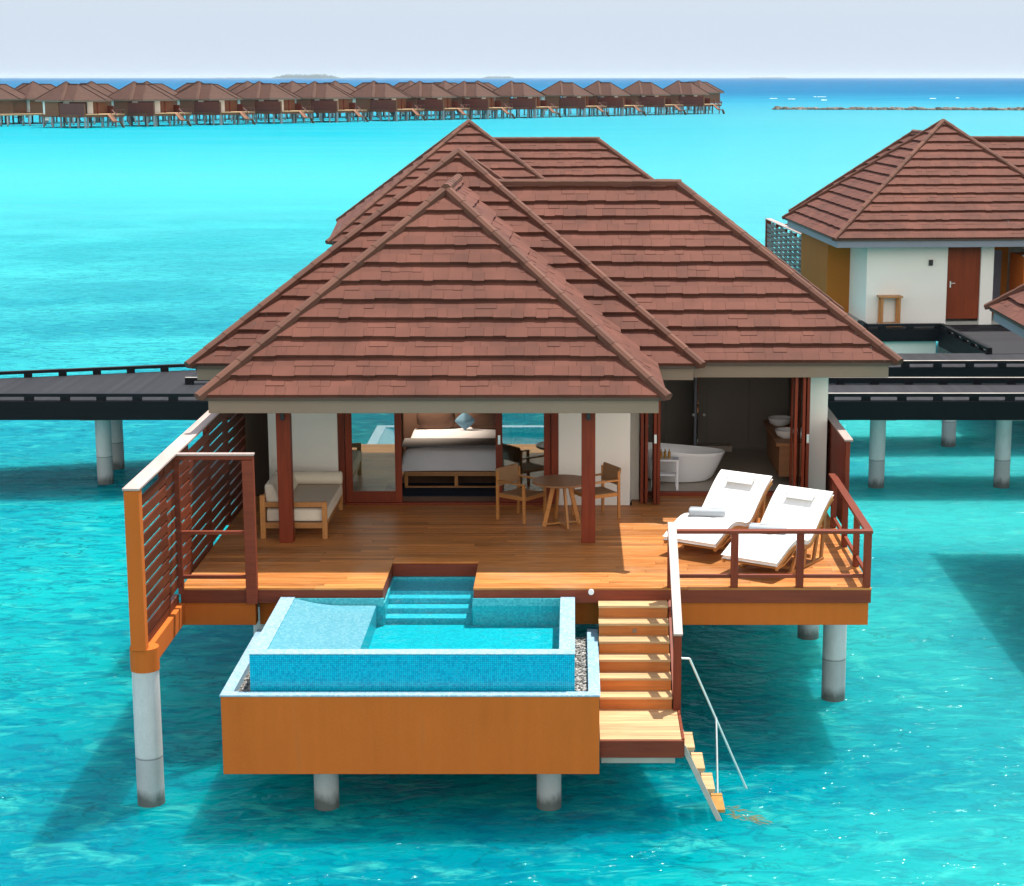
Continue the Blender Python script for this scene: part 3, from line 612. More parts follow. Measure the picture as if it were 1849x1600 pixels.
def leaf(x, y0, y1, z0=2.46, lock=None):
    m = MB(); m.box(x, x + .05, y0, y0 + .09, z0, 4.62); m.box(x, x + .05, y1 - .09, y1, z0, 4.62); m.box(x, x + .05, y0 + .09, y1 - .09, z0, z0 + .14); m.box(x, x + .05, y0 + .09, y1 - .09, 4.5, 4.62)
    d = obj('folding_door', m, 'red', villa, bevel=.004)
    m = MB(); m.box(x + .018, x + .03, y0 + .085, y1 - .085, z0 + .13, 4.505); obj('glass_pane', m, 'glass', d)
    if lock: m = MB(); m.box(x + .003, x + .047, y0 - .014, y0 - .001, lock, lock + .15); obj('lock_plate', m, 'steel', d, bevel=.004)
leaf(1.14, 30.98, 31.6, 2.40); leaf(1.215, 31.0, 31.6, 2.40); leaf(1.36, 30.92, 31.55, 2.40, 3.45); leaf(1.42, 30.94, 31.55, 2.40)
leaf(3.93, 30.95, 31.58, 2.4, 3.45); leaf(3.86, 30.97, 31.58, 2.4); leaf(3.73, 31.0, 31.6, 2.4)
# ---------------- stilts of the neighbour etc. come later; privacy screens
scr = thing('privacy_screen', 'tall red slatted privacy screen with pale top on the left side of the terrace', 'screen', (-5.65, 27.0, ZD))
def slats(x, y0, y1, nb, z0, z1, root, mat='redy', side=1):
    m = MB(); st = MB(); bw = (y1 - y0) / nb; pitch = .172
    for i in range(nb + 1): yy = y0 + bw * i; st.box(x - .035, x + .035, yy - .03, yy + .03, z0, z1)
    for i in range(nb):
        a, c = y0 + bw * i, y0 + bw * (i + 1); z = z0 + .01 + (.086 if i % 2 else 0)
        while z < z1 - .1:
            xx = x + (.036 if side > 0 else -.060)
            m.box(xx, xx + .024, a + .004, c - .004, z, z + .136, random.random()); z += pitch
    obj('slat_panel', m, mat, root, bevel=.003); obj_each('stud', st, 'red', root, bevel=.003)
slats(-5.66, 23.56, 31.4, 5, 2.30, 4.25, scr)
m = MB(); m.box(-5.755, -5.56, 23.36, 23.53, 2.17, 4.305); obj('end_post', m, 'ochre', scr, bevel=.006)
m = MB(); m.box(-5.77, -5.55, 23.35, 31.5, 4.31, 4.34); obj('top_cap', m, 'cap_pale', scr, bevel=.004)
m = MB(); m.box(-5.715, -5.605, 23.532, 31.4, 4.255, 4.308); m.box(-5.71, -5.61, 23.532, 25.7, 2.165, 2.29); obj('rail', m, 'redy', scr, bevel=.004)
m = MB(); y = 25.7
m.box(-4.64, -4.48, y - .08, y + .03, 2.16, 4.24); m.box(-5.60, -4.48, y - .05, y + .03, 4.245, 4.305); m.box(-5.6, -4.645, y - .04, y + .02, 3.165, 3.215); m.box(-5.6, -4.645, y - .04, y + .02, 2.52, 2.57); m.box(-5.605, -5.53, y - .05, y + .03, 2.3, 4.24)
obj('side_frame', m, 'redx', scr, bevel=.005)
m = MB(); m.box(-5.60, -4.47, y - .085, y + .035, 4.308, 4.335); obj('frame_cap', m, 'cap_pale', scr, bevel=.003)
scr2 = thing('privacy_wall', 'solid red board privacy wall on the right side of the house by the sun loungers', 'screen', (4.45, 31.3, ZD))
m = MB(); y = 29.6
while y < 33.0: m.box(4.40, 4.47, y, y + .137, 2.3, 3.74, random.random()); y += .14
obj('board_panel', m, 'red', scr2, bevel=.003)
m = MB(); m.box(4.37, 4.51, 29.57, 33.1, 3.745, 3.775); obj('top_cap', m, 'cap_pale', scr2, bevel=.003)
# ---------------- deck railing
rail = thing('deck_railing', 'red timber railing round the right corner of the deck in front of the sun loungers', 'railing', (2.8, 25.75, ZD))
for x in (1.39, 2.29, 3.22, 4.175):
    m = MB(); m.box(x - .052, x + .052, 25.70, 25.795, 2.385, 3.165); obj('post', m, 'red', rail, bevel=.005)
for y in (26.9, 28.1, 29.35):
    m = MB(); m.box(4.15, 4.235, y - .05, y + .05, 2.385, 3.165); obj('post', m, 'red', rail, bevel=.005)
m = MB(); m.box(1.335, 4.24, 25.69, 25.81, 3.167, 3.215); m.box(4.13, 4.25, 25.812, 29.6, 3.167, 3.215); obj('top_rail', m, 'redx', rail, bevel=.006)
m = MB()
for a, c in ((1.442, 2.238), (2.342, 3.168), (3.272, 4.123)): m.box(a, c, 25.72, 25.78, 2.515, 2.565)
for a, c in ((25.80, 26.85), (26.95, 28.05), (28.15, 29.3)): m.box(4.17, 4.22, a, c, 2.515, 2.565)
obj_each('lower_rail', m, 'redx', rail, bevel=.005)
# ---------------- stairs
st = thing('timber_stairs', 'timber stairs going down from the deck to a low landing beside the pool', 'stairs', (.85, 24.3, .8))
rn, rs = .27, .1771
tr_ = MB(); ri = MB()
for k in range(1, 7):
    zt_ = ZD - rs * k; yb = 25.68 - rn * (k - 1); yf = 25.68 - rn * k
    tr_.box(.355, 1.335, yf - .02, yf + .128, zt_ - .035, zt_, random.random()); tr_.box(.355, 1.335, yf + .132, yb - .004, zt_ - .035, zt_, random.random())
for k in range(1, 8):
    yb = 25.68 - rn * (k - 1) + (.0); zt_ = ZD - rs * k
    if k > 1: ri.box(.36, 1.33, yb - .0, yb + .022, zt_ - .03, zt_ + rs - .037, random.random())

for k in range(6):
    m = MB(); m.v = tr_.v[16 * k:16 * k + 16]; m.f = tr_.f[:12]; m.t = tr_.t[12 * k:12 * k + 12]; obj('tread', m, 'tread', st, bevel=.004)
obj_each('riser', ri, 'riser', st, bevel=.002)
m = MB(); m.box(.83, .885, 25.68 - rn * 2 - .006, 25.68 - rn * 2, 1.885, 1.94); obj('step_light', m, 'fascia', st, bevel=.004)
m = MB(); y = 22.9
for k in range(10): m.box(.345, 1.395, y, y + .113, 1.108, 1.14, random.random()); y += .118
obj('landing', m, 'tread', st, bevel=.003)
m = MB(); m.box(.345, 1.42, 22.86, 22.895, .90, 1.13); m.box(1.40, 1.435, 22.897, 24.15, .90, 1.15); obj('landing_fascia', m, 'redx', st, bevel=.004)
m = MB(); m.box(.36, 1.32, 22.98, 23.2, .78, .895); m.box(.36, 1.32, 23.8, 24.0, .78, .895); m.box(.5, .7, 23.2, 27, .8, .9); obj_each('landing_beam', m, 'beam', st, bevel=.01)
m = MB()
for xx in (1.345,): m.bar((xx + .02, 25.7, 2.12), (xx + .02, 24.05, 1.02), .04, .26)
obj('stringer', m, 'red', st, bevel=.004)
m = MB(); m.box(1.345, 1.45, 24.02, 24.14, .95, 2.20); obj('newel_post', m, 'red', st, bevel=.005)
m = MB(); m.bar((1.40, 25.82, 3.30), (1.40, 23.98, 2.20), .125, .04); obj('handrail', m, 'cap_pale', st, bevel=.006)
m = MB(); m.bar((1.40, 25.68, 2.62), (1.40, 24.15, 1.62), .05, .06); obj('lower_rail', m, 'redy', st, bevel=.004)
# ---------------- swim ladder
lad = thing('swim_ladder', 'pale timber swim ladder dropping from the landing into the water, lowest steps brown', 'ladder', (1.6, 23.3, 0))
for k in range(8):
    x = 1.50 + .135 * k; z = .97 - .285 * k; m = MB(); m.box(x - .075, x + .075, 23.0, 23.56, z - .022, z + .022, random.random()); m.box(x - .075, x + .075, 23.48, 23.56, z + .023, z + .03)
    obj('tread', m, 'tread' if k < 3 else 'frond', lad, bevel=.005, label='brown weed-covered tread' if k >= 3 else None)
m = MB()
for y in (22.97, 23.59): m.bar((1.42, y, 1.02), (2.60, y, -1.47), .03, .065, (1, 0, .5))
obj_each('side_rail', m, 'beam', lad, bevel=.004)
m = MB(); m.tube([(1.44, 24.05, 1.86), (1.56, 24.03, 1.86), (2.42, 24.1, -.15)], .016, 10); m.tube([(1.93, 24.06, 1.02), (1.93, 23.62, .1)], .014, 10)
obj('handrail', m, 'steel', lad, smooth=True)
rnd = random.Random(4); m = MB()
for k in range(75):
    u = rnd.random() ** 1.5; x = 2.02 + .42 * u + rnd.uniform(-.07, .07); y = 23.25 + rnd.uniform(-.2, .2) * (1 - .5 * u) - .30 * u; z = .004 + rnd.uniform(0, .006); a = rnd.uniform(0, 6)
    a = rnd.uniform(-1.1, .3); l_ = rnd.uniform(.05, .13); w_ = .006; m.poly([(x, y, z), (x + l_ * cos(a) - w_ * sin(a), y + l_ * sin(a) + w_ * cos(a), z + rnd.uniform(0, .008)), (x + 1.5 * l_ * cos(a), y + 1.5 * l_ * sin(a), z), (x + l_ * cos(a) + w_ * sin(a), y + l_ * sin(a) - w_ * cos(a), z)], rnd.random())
obj('weed', m, 'weed', lad, kind='stuff')
# ---------------- plunge pool
pool = thing('plunge_pool', 'blue mosaic plunge pool in an ochre box at the front of the villa', 'pool', (-2.07, 24.2, 0))
for x in (-3.27, -.32): pile(pool, x, 23.45, .75, .163)
x0, x1, y0, y1 = -4.49, .335, 22.75, 25.66
m = MB(); t = .13
m.box(x0, x1, y0, y0 + t, .72, 1.76); m.box(x0, x0 + t, y0 + t, y1, .72, 1.76); m.box(x1 - t, x1, y0 + t, y1, .72, 1.76); m.box(x0 + t, x1 - t, y0 + t, y1, .73, 1.0); obj_each('planter_box', m, 'ochre', pool, bevel=.006)
m = MB(); o_ = .012
m.box(x0 - o_, x1 + o_, y0 - o_, y0 + t + .01, 1.762, 1.785); m.box(x0 - o_, x0 + t + .01, y0 + t + .012, y1, 1.762, 1.785); m.box(x1 - t - .01, x1 + o_, y0 + t + .012, y1, 1.762, 1.785); m.box(x0 + t, x0 + t + .008, y0 + t, y1, 1.62, 1.757); m.box(x1 - t - .008, x1 - t, y0 + t, y1, 1.62, 1.757); obj('planter_coping', m, 'mos_sunlit', pool, bevel=.003)
rnd = random.Random(8); m = MB()
for (a, c, d, e, n) in ((.03, .2, 22.9, 25.6, 1100), (-4.35, -4.16, 22.9, 25.6, 1000), (-4.3, .2, 22.88, 22.985, 500)):
    for k in range(n):
        r = rnd.uniform(.014, .03); m.blob((rnd.uniform(a, c), rnd.uniform(d, e), 1.66 + rnd.uniform(-.01, .02)), r, r * rnd.uniform(.6, 1), r * .7, 6, 3, 1, rnd.random() ** 1.2, rnd.uniform(0, 3))
obj('gravel', m, 'gravel', pool, kind='stuff', smooth=True)
m = MB(); m.box(x0 + t, x1 - t, y0 + t, y1, 1.56, 1.655); obj('gravel_bed', m, 'beam', pool)
bx0, bx1, by0, by1, w = -4.15, .02, 22.99, 25.67, .2
m = MB(); m.box(bx0, bx1, by0, by0 + w, 1.4, 2.245); m.box(bx0, bx0 + w, by0 + w, by1, 1.4, 2.245); m.box(bx1 - w, bx1, by0 + w, by1, 1.4, 2.245); obj('basin_wall', m, 'mos', pool, bevel=.004)
m = MB(); m.box(bx0 - .004, bx1 + .004, by0 - .004, by0 + w, 2.246, 2.256); m.box(bx0 - .004, bx0 + w, by0 + w + .002, by1, 2.246, 2.256); m.box(bx1 - w, bx1 + .004, by0 + w + .002, by1, 2.246, 2.256); obj('coping', m, 'mos_sunlit', pool)
m = MB(); g = .006
m.box(bx0 + w, bx1 - w, by0 + w, by1, 1.7, 1.84)                                  # floor
m.box(bx0 + w, bx1 - w, by0 + w, by0 + w + g, 1.841, 2.24); m.box(bx0 + w, bx0 + w + g, by0 + w + g, by1, 1.841, 2.24); m.box(bx1 - w - g, bx1 - w, by0 + w + g, by1, 1.841, 2.24)
m.box(bx0 + w + g, -2.69, by1 - .05, by1, 1.841, 2.24); m.box(-1.43, bx1 - w - g, by1 - .05, by1, 1.841, 2.24)
m.box(-2.70, -2.68, by1 + .001, 27.09, 1.75, 2.165); m.box(-1.44, -1.42, by1 + .001, 27.09, 1.75, 2.165); m.box(-2.68, -1.44, 27.06, 27.098, 1.75, 2.165)
obj('basin_lining', m, 'mos_in', pool)
m = MB()
for k, (ya, yb_, z) in enumerate(((26.46, 27.06, 2.12), (26.24, 26.459, 2.07), (26.0, 26.239, 1.99), (25.75, 25.999, 1.915))): m.box(-2.68, -1.44, ya, yb_, 1.7, z)
obj('pool_step', m, 'mos_sunlit', pool)
m = MB(); prof = []
for i in range(21):
    u = i / 20; prof.append((bx0 + w + g + u * 1.15, 2.245 - .098 * (1 - (1 - min(1, u / .62)) ** 2)))
n = len(prof); ya, yb_ = by0 + w + g, by1 - .052
vs = [(x, ya, z) for x, z in prof] + [(x, yb_, z) for x, z in prof] + [(prof[-1][0], ya, 1.841), (prof[-1][0], yb_, 1.841)]
m.faces(vs, [(i, i + 1, n + i + 1, n + i) for i in range(n - 1)] + [(n - 1, 2 * n, 2 * n + 1, 2 * n - 1)]); obj('lounging_ledge', m, 'mos_ledge', pool)
m = MB(); z = 2.135; m.box(-3.78, bx1 - w - g - .001, by0 + w + g + .001, by1 - .051, z - .002, z); m.faces([(-2.679, by1 - .05, z), (-1.441, by1 - .05, z), (-1.441, 27.058, z), (-2.679, 27.058, z)], [(0, 1, 2, 3)])
m.f = [f for f in m.f]; mm = MB(); mm.faces([(-2.795, by0 + w + g + .001, z), (bx1 - w - g - .001, by0 + w + g + .001, z), (bx1 - w - g - .001, by1 - .051, z), (-2.795, by1 - .051, z)], [(0, 1, 2, 3)]); mm.faces([(-2.679, by1 - .049, z), (-1.441, by1 - .049, z), (-1.441, 27.058, z), (-2.679, 27.058, z)], [(0, 1, 2, 3)])
obj('water', mm, 'poolwater', pool)
# ------------------------------------------------------------------ furniture
def lounger(label, loc, rz):
    r = thing('sun_lounger', label, 'sun lounger', loc, rz, 'white sun loungers on the deck', local=True)
    k = .92; hw = .455
    P = [(-.96, .235), (-.86, .275), (-.74, .325), (-.6, .385), (-.46, .43), (-.32, .445), (-.18, .425), (-.04, .385), (.08, .365), (.19, .385), (.32, .465), (.5, .625), (.7, .795), (.86, .905), (.95, .95)]
    P = [(a * k, z) for a, z in P]; fine = []
    for i in range(len(P) - 1):
        p0, p1, p2, p3 = P[max(0, i - 1)], P[i], P[i + 1], P[min(len(P) - 1, i + 2)]
        for s_ in range(4):
            t = s_ / 4; f = lambda a, b_, c, d: .5 * (2 * b_ + (c - a) * t + (2 * a - 5 * b_ + 4 * c - d) * t * t + (3 * b_ - a - 3 * c + d) * t ** 3)
            fine.append((f(p0[0], p1[0], p2[0], p3[0]), f(p0[1], p1[1], p2[1], p3[1])))
    fine.append(P[-1])
    m = MB(); m.slab(fine, -hw + .01, hw - .01, .062); obj('cushion', m, 'white', r, bevel=.022, smooth=True)
    lo = [(a, z - .065) for a, z in fine]
    m = MB()
    for x in (-hw, hw - .04): m.slab(lo, x, x + .04, .06, random.random())
    obj('side_rail', m, 'teak', r, bevel=.006)
    m = MB()
    for i in range(1, len(fine) - 1, 2):
        a, z = fine[i]; dz = (fine[i + 1][1] - fine[i - 1][1]) / (fine[i + 1][0] - fine[i - 1][0]); m.bar((-hw + .04, a, z - .03), (hw - .04, a, z - .03), .05, .018, (0, -dz, 1))
    obj('slat', m, 'teak', r)
    m = MB(); hull = [(-.93 * k, .16), (-.8 * k, .12), (-.6 * k, .13), (-.35 * k, .2), (-.2 * k, .3)]
    hf = [(a, z) for a, z in hull]
    m.slab([(-.95 * k, .19), (-.84 * k, .17), (-.66 * k, .19), (-.45 * k, .26), (-.3 * k, .34)], -hw + .03, hw - .03, .03); obj('foot_board', m, 'teak', r, bevel=.005, smooth=True)
    for sx in (-1, 1):
        xx = sx * (hw - .06)
        for (ya, za, yb, zb) in ((-.12, .36, -.34, 0.02), (.1, .33, .05, 0.02), (.52, .56, .36, 0.02), (.72, .74, .62, .02)):
            m = MB(); m.bar((xx, ya, za), (xx, yb, zb), .04, .06, (0, 1, .3)); obj('leg', m, 'teak', r, bevel=.005)
        m = MB(); m.box(xx - .025, xx + .025, -.42, .68, 0.002, .04); obj('runner', m, 'teak', r, bevel=.006)
    m = MB(); m.box(-hw + .1, hw - .1, .33, .37, .08, .13); m.box(-hw + .1, hw - .1, -.33, -.29, .05, .1); obj('stretcher', m, 'teak', r, bevel=.004)
    m = MB(); m.slab([(.645, .860), (.69, .898), (.73, .930), (.765, .954)], -.22, .22, .065); obj('headrest', m, 'linen', r, bevel=.02, smooth=True)
    return r
L1 = lounger('white cushioned wavy sun lounger standing farther left, nearer the bath', (2.25, 28.1, ZD), R(-34))
L2 = lounger('white cushioned wavy sun lounger in the corner of the railing, nearer the water', (3.05, 26.98, ZD), R(-34))
def towel(label, root, ly, lz):
    M4 = Matrix.Rotation(root.rotation_euler[2], 4, 'Z'); p = M4 @ Vector((-.1, ly, lz)); m = MB(); n = 26
    prof = []
    for i in range(n * 2 + 1):
        a = i / n * 2 * pi; rr = .078 + .004 * sin(3 * a) ; prof.append((rr * cos(a), rr * sin(a) * .88))
    vs = []; fs = []; nn = n; xs = [-.28, -.276, -.265, -.18, -.09, 0, .09, .18, .265, .276, .28]; sc = [.55, .85, 1, 1.02, .99, 1.02, 1, 1.01, 1, .85, .55]
    for x, s_ in zip(xs, sc): vs += [(x, c * s_, d * s_) for c, d in prof[:nn]]
    for j in range(len(xs) - 1): fs += [(j * nn + i, (j + 1) * nn + i, (j + 1) * nn + (i + 1) % nn, j * nn + (i + 1) % nn)[::-1] for i in range(nn)]
    fs += [tuple(range(nn))[::-1], tuple(range((len(xs) - 1) * nn, len(xs) * nn))]
    m.faces(vs, fs); m.bar((-.26, .03, .067), (.26, .04, .064), .05, .012)
    return single('rolled_towel', m, 'towel', label, 'towel', (root.location[0] + p.x, root.location[1] + p.y, root.location[2] + p.z), 'rolled towels', local=True, smooth=True)
t = towel('rolled grey towel on the sun lounger farther left', L1, -.20, .56); t.rotation_euler[2] = R(-8)
t = towel('rolled grey towel on the sun lounger in the railing corner', L2, -.16, .56); t.rotation_euler[2] = R(-14)

# daybed
db = thing('daybed', 'teak daybed with beige upholstery behind the left terrace post', 'daybed', (-4.38, 29.6, ZD))
X0, X1, Y0, Y1 = -4.91, -3.86, 28.56, 30.62
for x in (X0, X1 - .08):
    for y in (Y0, Y1 - .07):
        m = MB(); m.box(x, x + .08, y, y + .07, ZD, ZD + (.595 if not (x == X0) else .70)); obj('leg', m, 'teak', db, bevel=.006)
m = MB(); m.box(X0 + .08, X1 - .08, Y0 + .005, Y0 + .06, ZD + .51, ZD + .59); m.box(X0 + .08, X1 - .08, Y0 + .005, Y0 + .06, ZD + .17, ZD + .26); m.box(X0 + .02, X0 + .07, Y0 + .07, Y1 - .07, ZD + .17, ZD + .26); m.box(X1 - .07, X1 - .02, Y0 + .07, Y1 - .07, ZD + .17, ZD + .26)
m.box(X0 + .08, X1 - .08, Y1 - .06, Y1 - .005, ZD + .55, ZD + .63); m.box(X0 + .01, X0 + .06, Y0 + .07, Y1 - .07, ZD + .58, ZD + .66); obj('frame', m, 'teak', db, bevel=.006)
m = MB(); m.box(X0 + .09, X1 - .0, Y0 + .075, Y1 - .075, ZD + .262, ZD + .46); obj('mattress', m, 'cream', db, bevel=.03)
m = MB(); m.box(X0 + .1, X1 - .012, Y0 + .09, Y1 - .09, ZD + .455, ZD + .475); obj('mattress_top', m, 'beige', db, bevel=.008)
for y in (Y0 + .09, Y0 + 1.0):
    m = MB(); m.hexa([(X0 + .08, y, ZD + .476), (X0 + .36, y, ZD + .476), (X0 + .36, y + .87, ZD + .476), (X0 + .08, y + .87, ZD + .476), (X0 + .06, y, ZD + .86), (X0 + .2, y, ZD + .86), (X0 + .2, y + .87, ZD + .86), (X0 + .06, y + .87, ZD + .86)]); obj('back_cushion', m, 'cream', db, bevel=.05)
m = MB(); m.cyl((X0 + .12, Y1 - .2, ZD + .585), (X1 + .02, Y1 - .2, ZD + .585), .11, .11, 28)
single('bolster_cushion', m, 'cream', 'round beige bolster lying across the far end of the daybed', 'cushion', (-4.4, Y1 - .2, ZD + .475), bevel=.03, smooth=True)

# dining table and chairs
tb = thing('round_table', 'round brown timber dining table beside the right terrace post', 'table', (-.19, 29.5, ZD), local=True)
m = MB(); m.cyl((0, 0, .705), (0, 0, .74), .47, .47, 48); obj('table_top', m, 'teak2', tb, bevel=.006, smooth=True)
for k in range(4):
    a = R(20 + 90 * k); m = MB(); m.bar((.13 * cos(a), .13 * sin(a), .7), (.30 * cos(a), .30 * sin(a), .0), .07, .035, (-sin(a), cos(a), 0)); obj('leg', m, 'teak', tb, bevel=.005)
m = MB()
for k in range(2):
    a = R(20 + 90 * k); m.bar((-.29 * cos(a), -.29 * sin(a), .04 + .002 * k), (.29 * cos(a), .29 * sin(a), .04 + .002 * k), .05, .03)
obj('cross_brace', m, 'teak', tb, bevel=.004)
def chair(label, loc, rz):       # faces local +x
    r = thing('terrace_chair', label, 'chair', loc, rz, 'armchairs at the round table', local=True)
    for x, y, h_ in ((.26, -.27, .64), (.26, .27, .64), (-.27, -.27, .80), (-.27, .27, .80)):
        m = MB(); m.bar((x * (1.04 if x > 0 else 1.1), y, 0), (x * (1 if x > 0 else 1.08), y, h_), .04, .045, (1, 0, 0)); obj('leg', m, 'teak', r, bevel=.006)
    m = MB(); m.box(-.27, .27, -.25, .25, .405, .445); obj('seat', m, 'weave', r, bevel=.012)
    m = MB(); m.box(-.28, .28, -.275, -.252, .38, .44); m.box(-.28, .28, .252, .275, .38, .44); m.box(.262, .285, -.25, .25, .38, .44); m.box(-.285, -.262, -.25, .25, .38, .44); obj('seat_rail', m, 'teak', r, bevel=.004)
    m = MB(); m.hexa([(-.30, -.28, .56), (-.26, -.28, .56), (-.26, .28, .56), (-.30, .28, .56), (-.345, -.28, .85), (-.305, -.28, .85), (-.305, .28, .85), (-.345, .28, .85)]); obj('backrest', m, 'weave', r, bevel=.015)
    for y in (-.27, .27): m = MB(); m.bar((-.29, y, .645), (.29, y, .645), .05, .028); obj('armrest', m, 'teak', r, bevel=.008)
    return r
chair('brown woven armchair turned away at the left of the round table', (-.84, 29.93, ZD), R(-38))
chair('brown woven armchair behind the right terrace post at the right of the round table', (.36, 30.05, ZD), R(208))

# bed
bed = thing('double_bed', 'double bed with white duvet and grey runner inside the open sliding door', 'bed', (-2.05, 33.2, 2.39))
BX0, BX1, BY0, BY1 = -3.0, -1.12, 32.2, 34.35; z = 2.392
m = MB(); m.box(BX0 + .03, BX1 - .03, BY0, BY0 + .06, z + .22, z + .30); m.box(BX0 + .03, BX0 + .09, BY0 + .06, BY1, z + .22, z + .3); m.box(BX1 - .09, BX1 - .03, BY0 + .06, BY1, z + .22, z + .3)
m.box(BX0 + .03, BX1 - .03, BY0, BY0 + .05, z, z + .04)
for x in (BX0 + .03, (BX0 + BX1) / 2 - .03, BX1 - .09): m.box(x, x + .06, BY0, BY0 + .06, z + .041, z + .219)
obj('frame', m, 'teak', bed, bevel=.004)
m = MB(); nu, nv = 24, 24; vs = []
prof = [(BX0 - .03, z + .31), (BX0 - .035, z + .5), (BX0 + .02, z + .66), (BX0 + .12, z + .70), (BX1 - .12, z + .70), (BX1 - .02, z + .66), (BX1 + .035, z + .5), (BX1 + .03, z + .31)]
yy = [(BY0 - .03, -.38), (BY0 - .04, -.2), (BY0 + .01, -.05), (BY0 + .1, 0), (BY0 + .7, .012), (BY0 + 1.3, 0), (BY1 - .1, .01), (BY1, 0)]
for y, dz in yy:
    for i, (x, zz) in enumerate(prof): vs.append((x + .01 * sin(9 * y + i), y, max(z + .31, zz + dz + .006 * sin(7 * x + 5 * y))))
n = len(prof); m.faces(vs, [(j * n + i, j * n + i + 1, (j + 1) * n + i + 1, (j + 1) * n + i) for j in range(len(yy) - 1) for i in range(n - 1)]); obj('duvet', m, 'sheet', bed, smooth=True, sub=2)
m = MB(); m.box(BX0 - .04, BX1 + .04, BY0 + .2, BY0 + .9, z + .706, z + .73); obj('runner', m, 'slate', bed, bevel=.012)
m = MB(); m.box(BX0 - .2, BX1 + .2, 34.5, 34.62, z, z + 1.35); obj('headboard', m, 'browncush', bed, bevel=.03)
for i, x in enumerate((-2.55, -1.6)):
    m = MB(); m.blob((x, 34.2, z + .9), .36, .13, .24, 16, 10, .7); single('pillow', m, 'browncush', 'brown pillow against the headboard on the %s half of the bed' % ('left', 'right')[i], 'pillow', (x, 34.2, z + .71), smooth=True)
m = MB(); m.hexa([(p[0], 33.9 + .1 * (p[2] > .1), z + .73 + p[2]) for p in [(-2.15, 0, .0), (-1.85, 0, .0), (-1.85, .1, .0), (-2.15, .1, .0), (-2.2, 0, .32), (-1.8, 0, .32), (-1.8, .1, .32), (-2.2, .1, .32)]]); 
m = MB(); m.blob((-2.0, 34.0, z + .88), .19, .07, .17, 16, 8, 1.7); single('throw_pillow', m, 'bluecush', 'small blue diamond throw pillow in the middle of the bed', 'pillow', (-2.0, 34.0, z + .71), smooth=True)
m = MB(); m.box(-3.3, -.75, 31.55, 32.6, 2.393, 2.403); single('rug', m, 'rug', 'dark navy rug on the floor under the foot of the bed', 'rug', (-2.05, 32.0, 2.393))
m = MB(); m.blob((-3.12, 33.4, 3.75), .14, .14, .2, 16, 10); m.cyl((-3.12, 33.4, 3.9), (-3.12, 33.4, 4.63), .008, .008, 6); single('pendant_lamp', m, 'blackmetal', 'black oval pendant lamp hanging left of the bed', 'lamp', (-3.12, 33.4, 3.55), smooth=True)

dl = thing('ceiling_light', 'small warm lit ceiling light above the left side of the headboard', 'ceiling light', (-2.75, 33.9, 4.55), local=True)
m = MB(); m.cyl((0, 0, 0), (0, 0, .085), .07, .07, 20); obj('housing', m, 'blackmetal', dl, smooth=True)
em = NB('lamp_glow'); em.p.inputs['Emission Color'].default_value = lin(1, .62, .28); em.p.inputs['Emission Strength'].default_value = 9; M['glow'] = em.m
m = MB(); m.cyl((0, 0, -.012), (0, 0, -.002), .05, .05, 20); obj('lamp_lens', m, 'glow', dl)
pl = bpy.data.lights.new('lamp_light', 'SPOT'); pl.energy = 90; pl.spot_size = R(104); pl.spot_blend = .6; pl.color = (1, .82, .62); pl.shadow_soft_size = .06; po = bpy.data.objects.new('lamp_light', pl); COL.objects.link(po); po.parent = dl; po.location = (0, 0, -.1)
# bathroom
tubr = thing('bathtub', 'white oval freestanding bathtub in the open bathroom', 'bathtub', (1.88, 32.6, 2.45), local=True)
m = MB(); n = 48; vs = []; rings = [(.52, .02, 0), (.60, .08, 0), (.70, .28, .3), (.79, .50, 1), (.82, .56, 1), (.81, .575, 1), (.78, .56, 1), (.72, .4, .6), (.62, .2, .2), (.35, .16, 0), (.02, .16, 0)]
for rx, zz, tl in rings:
    for i in range(n):
        a = 2 * pi * i / n; x = rx * cos(a); y = rx * .5 * sin(a); vs.append((x, y, zz + tl * (-.085 * x + .05 * (x * x))))
m.faces(vs, [(j * n + i, j * n + (i + 1) % n, (j + 1) * n + (i + 1) % n, (j + 1) * n + i) for j in range(len(rings) - 1) for i in range(n)] + [tuple(reversed(range(n)))]); obj('tub_shell', m, 'ceram', tubr, smooth=True)
m = MB(); m.tube([(-.62, .52, 0), (-.62, .52, .92), (-.62, .3, .98), (-.55, .15, .96)], .018, 10); obj('tap', m, 'steel', tubr, smooth=True)
sq = thing('side_table', 'small white two-tier side table in front of the bathtub', 'side table', (1.60, 31.92, 2.45), local=True)
m = MB(); m.box(-.24, .24, -.15, .15, .51, .54); obj('table_top', m, 'wpaint', sq, bevel=.005)
m = MB(); m.box(-.2, .2, -.12, .12, .25, .275); obj('shelf', m, 'wpaint', sq, bevel=.004)
for sx in (-1, 1):
    for sy in (-1, 1): m = MB(); m.box(sx * .21 - .02, sx * .21 + .02, sy * .125 - .018, sy * .125 + .018, 0, .509); obj('leg', m, 'wpaint', sq, bevel=.003)
for i, x in enumerate((-.07, 0.0, .07)):
    m = MB(); m.cyl((0, 0, 0), (0, 0, .12), .026, .026, 16); m.cyl((0, 0, .12), (0, 0, .165), .01, .01, 10)
    single('bottle', m, 'amber', 'small amber toiletry bottle on the white side table', 'bottle', (1.60 + x, 31.9 + .02 * (i % 2), 2.99), 'toiletry bottles', local=True, smooth=True)
van = thing('vanity_counter', 'timber vanity counter along the right wall of the bathroom', 'vanity', (3.82, 33.2, 2.45))
m = MB(); m.box(3.55, 4.13, 32.1, 34.4, 3.16, 3.22); obj('counter', m, 'teak2', van, bevel=.004)
m = MB(); m.box(3.62, 4.13, 32.2, 34.3, 2.6, 3.159); obj('cabinet', m, 'teak2', van, bevel=.004)
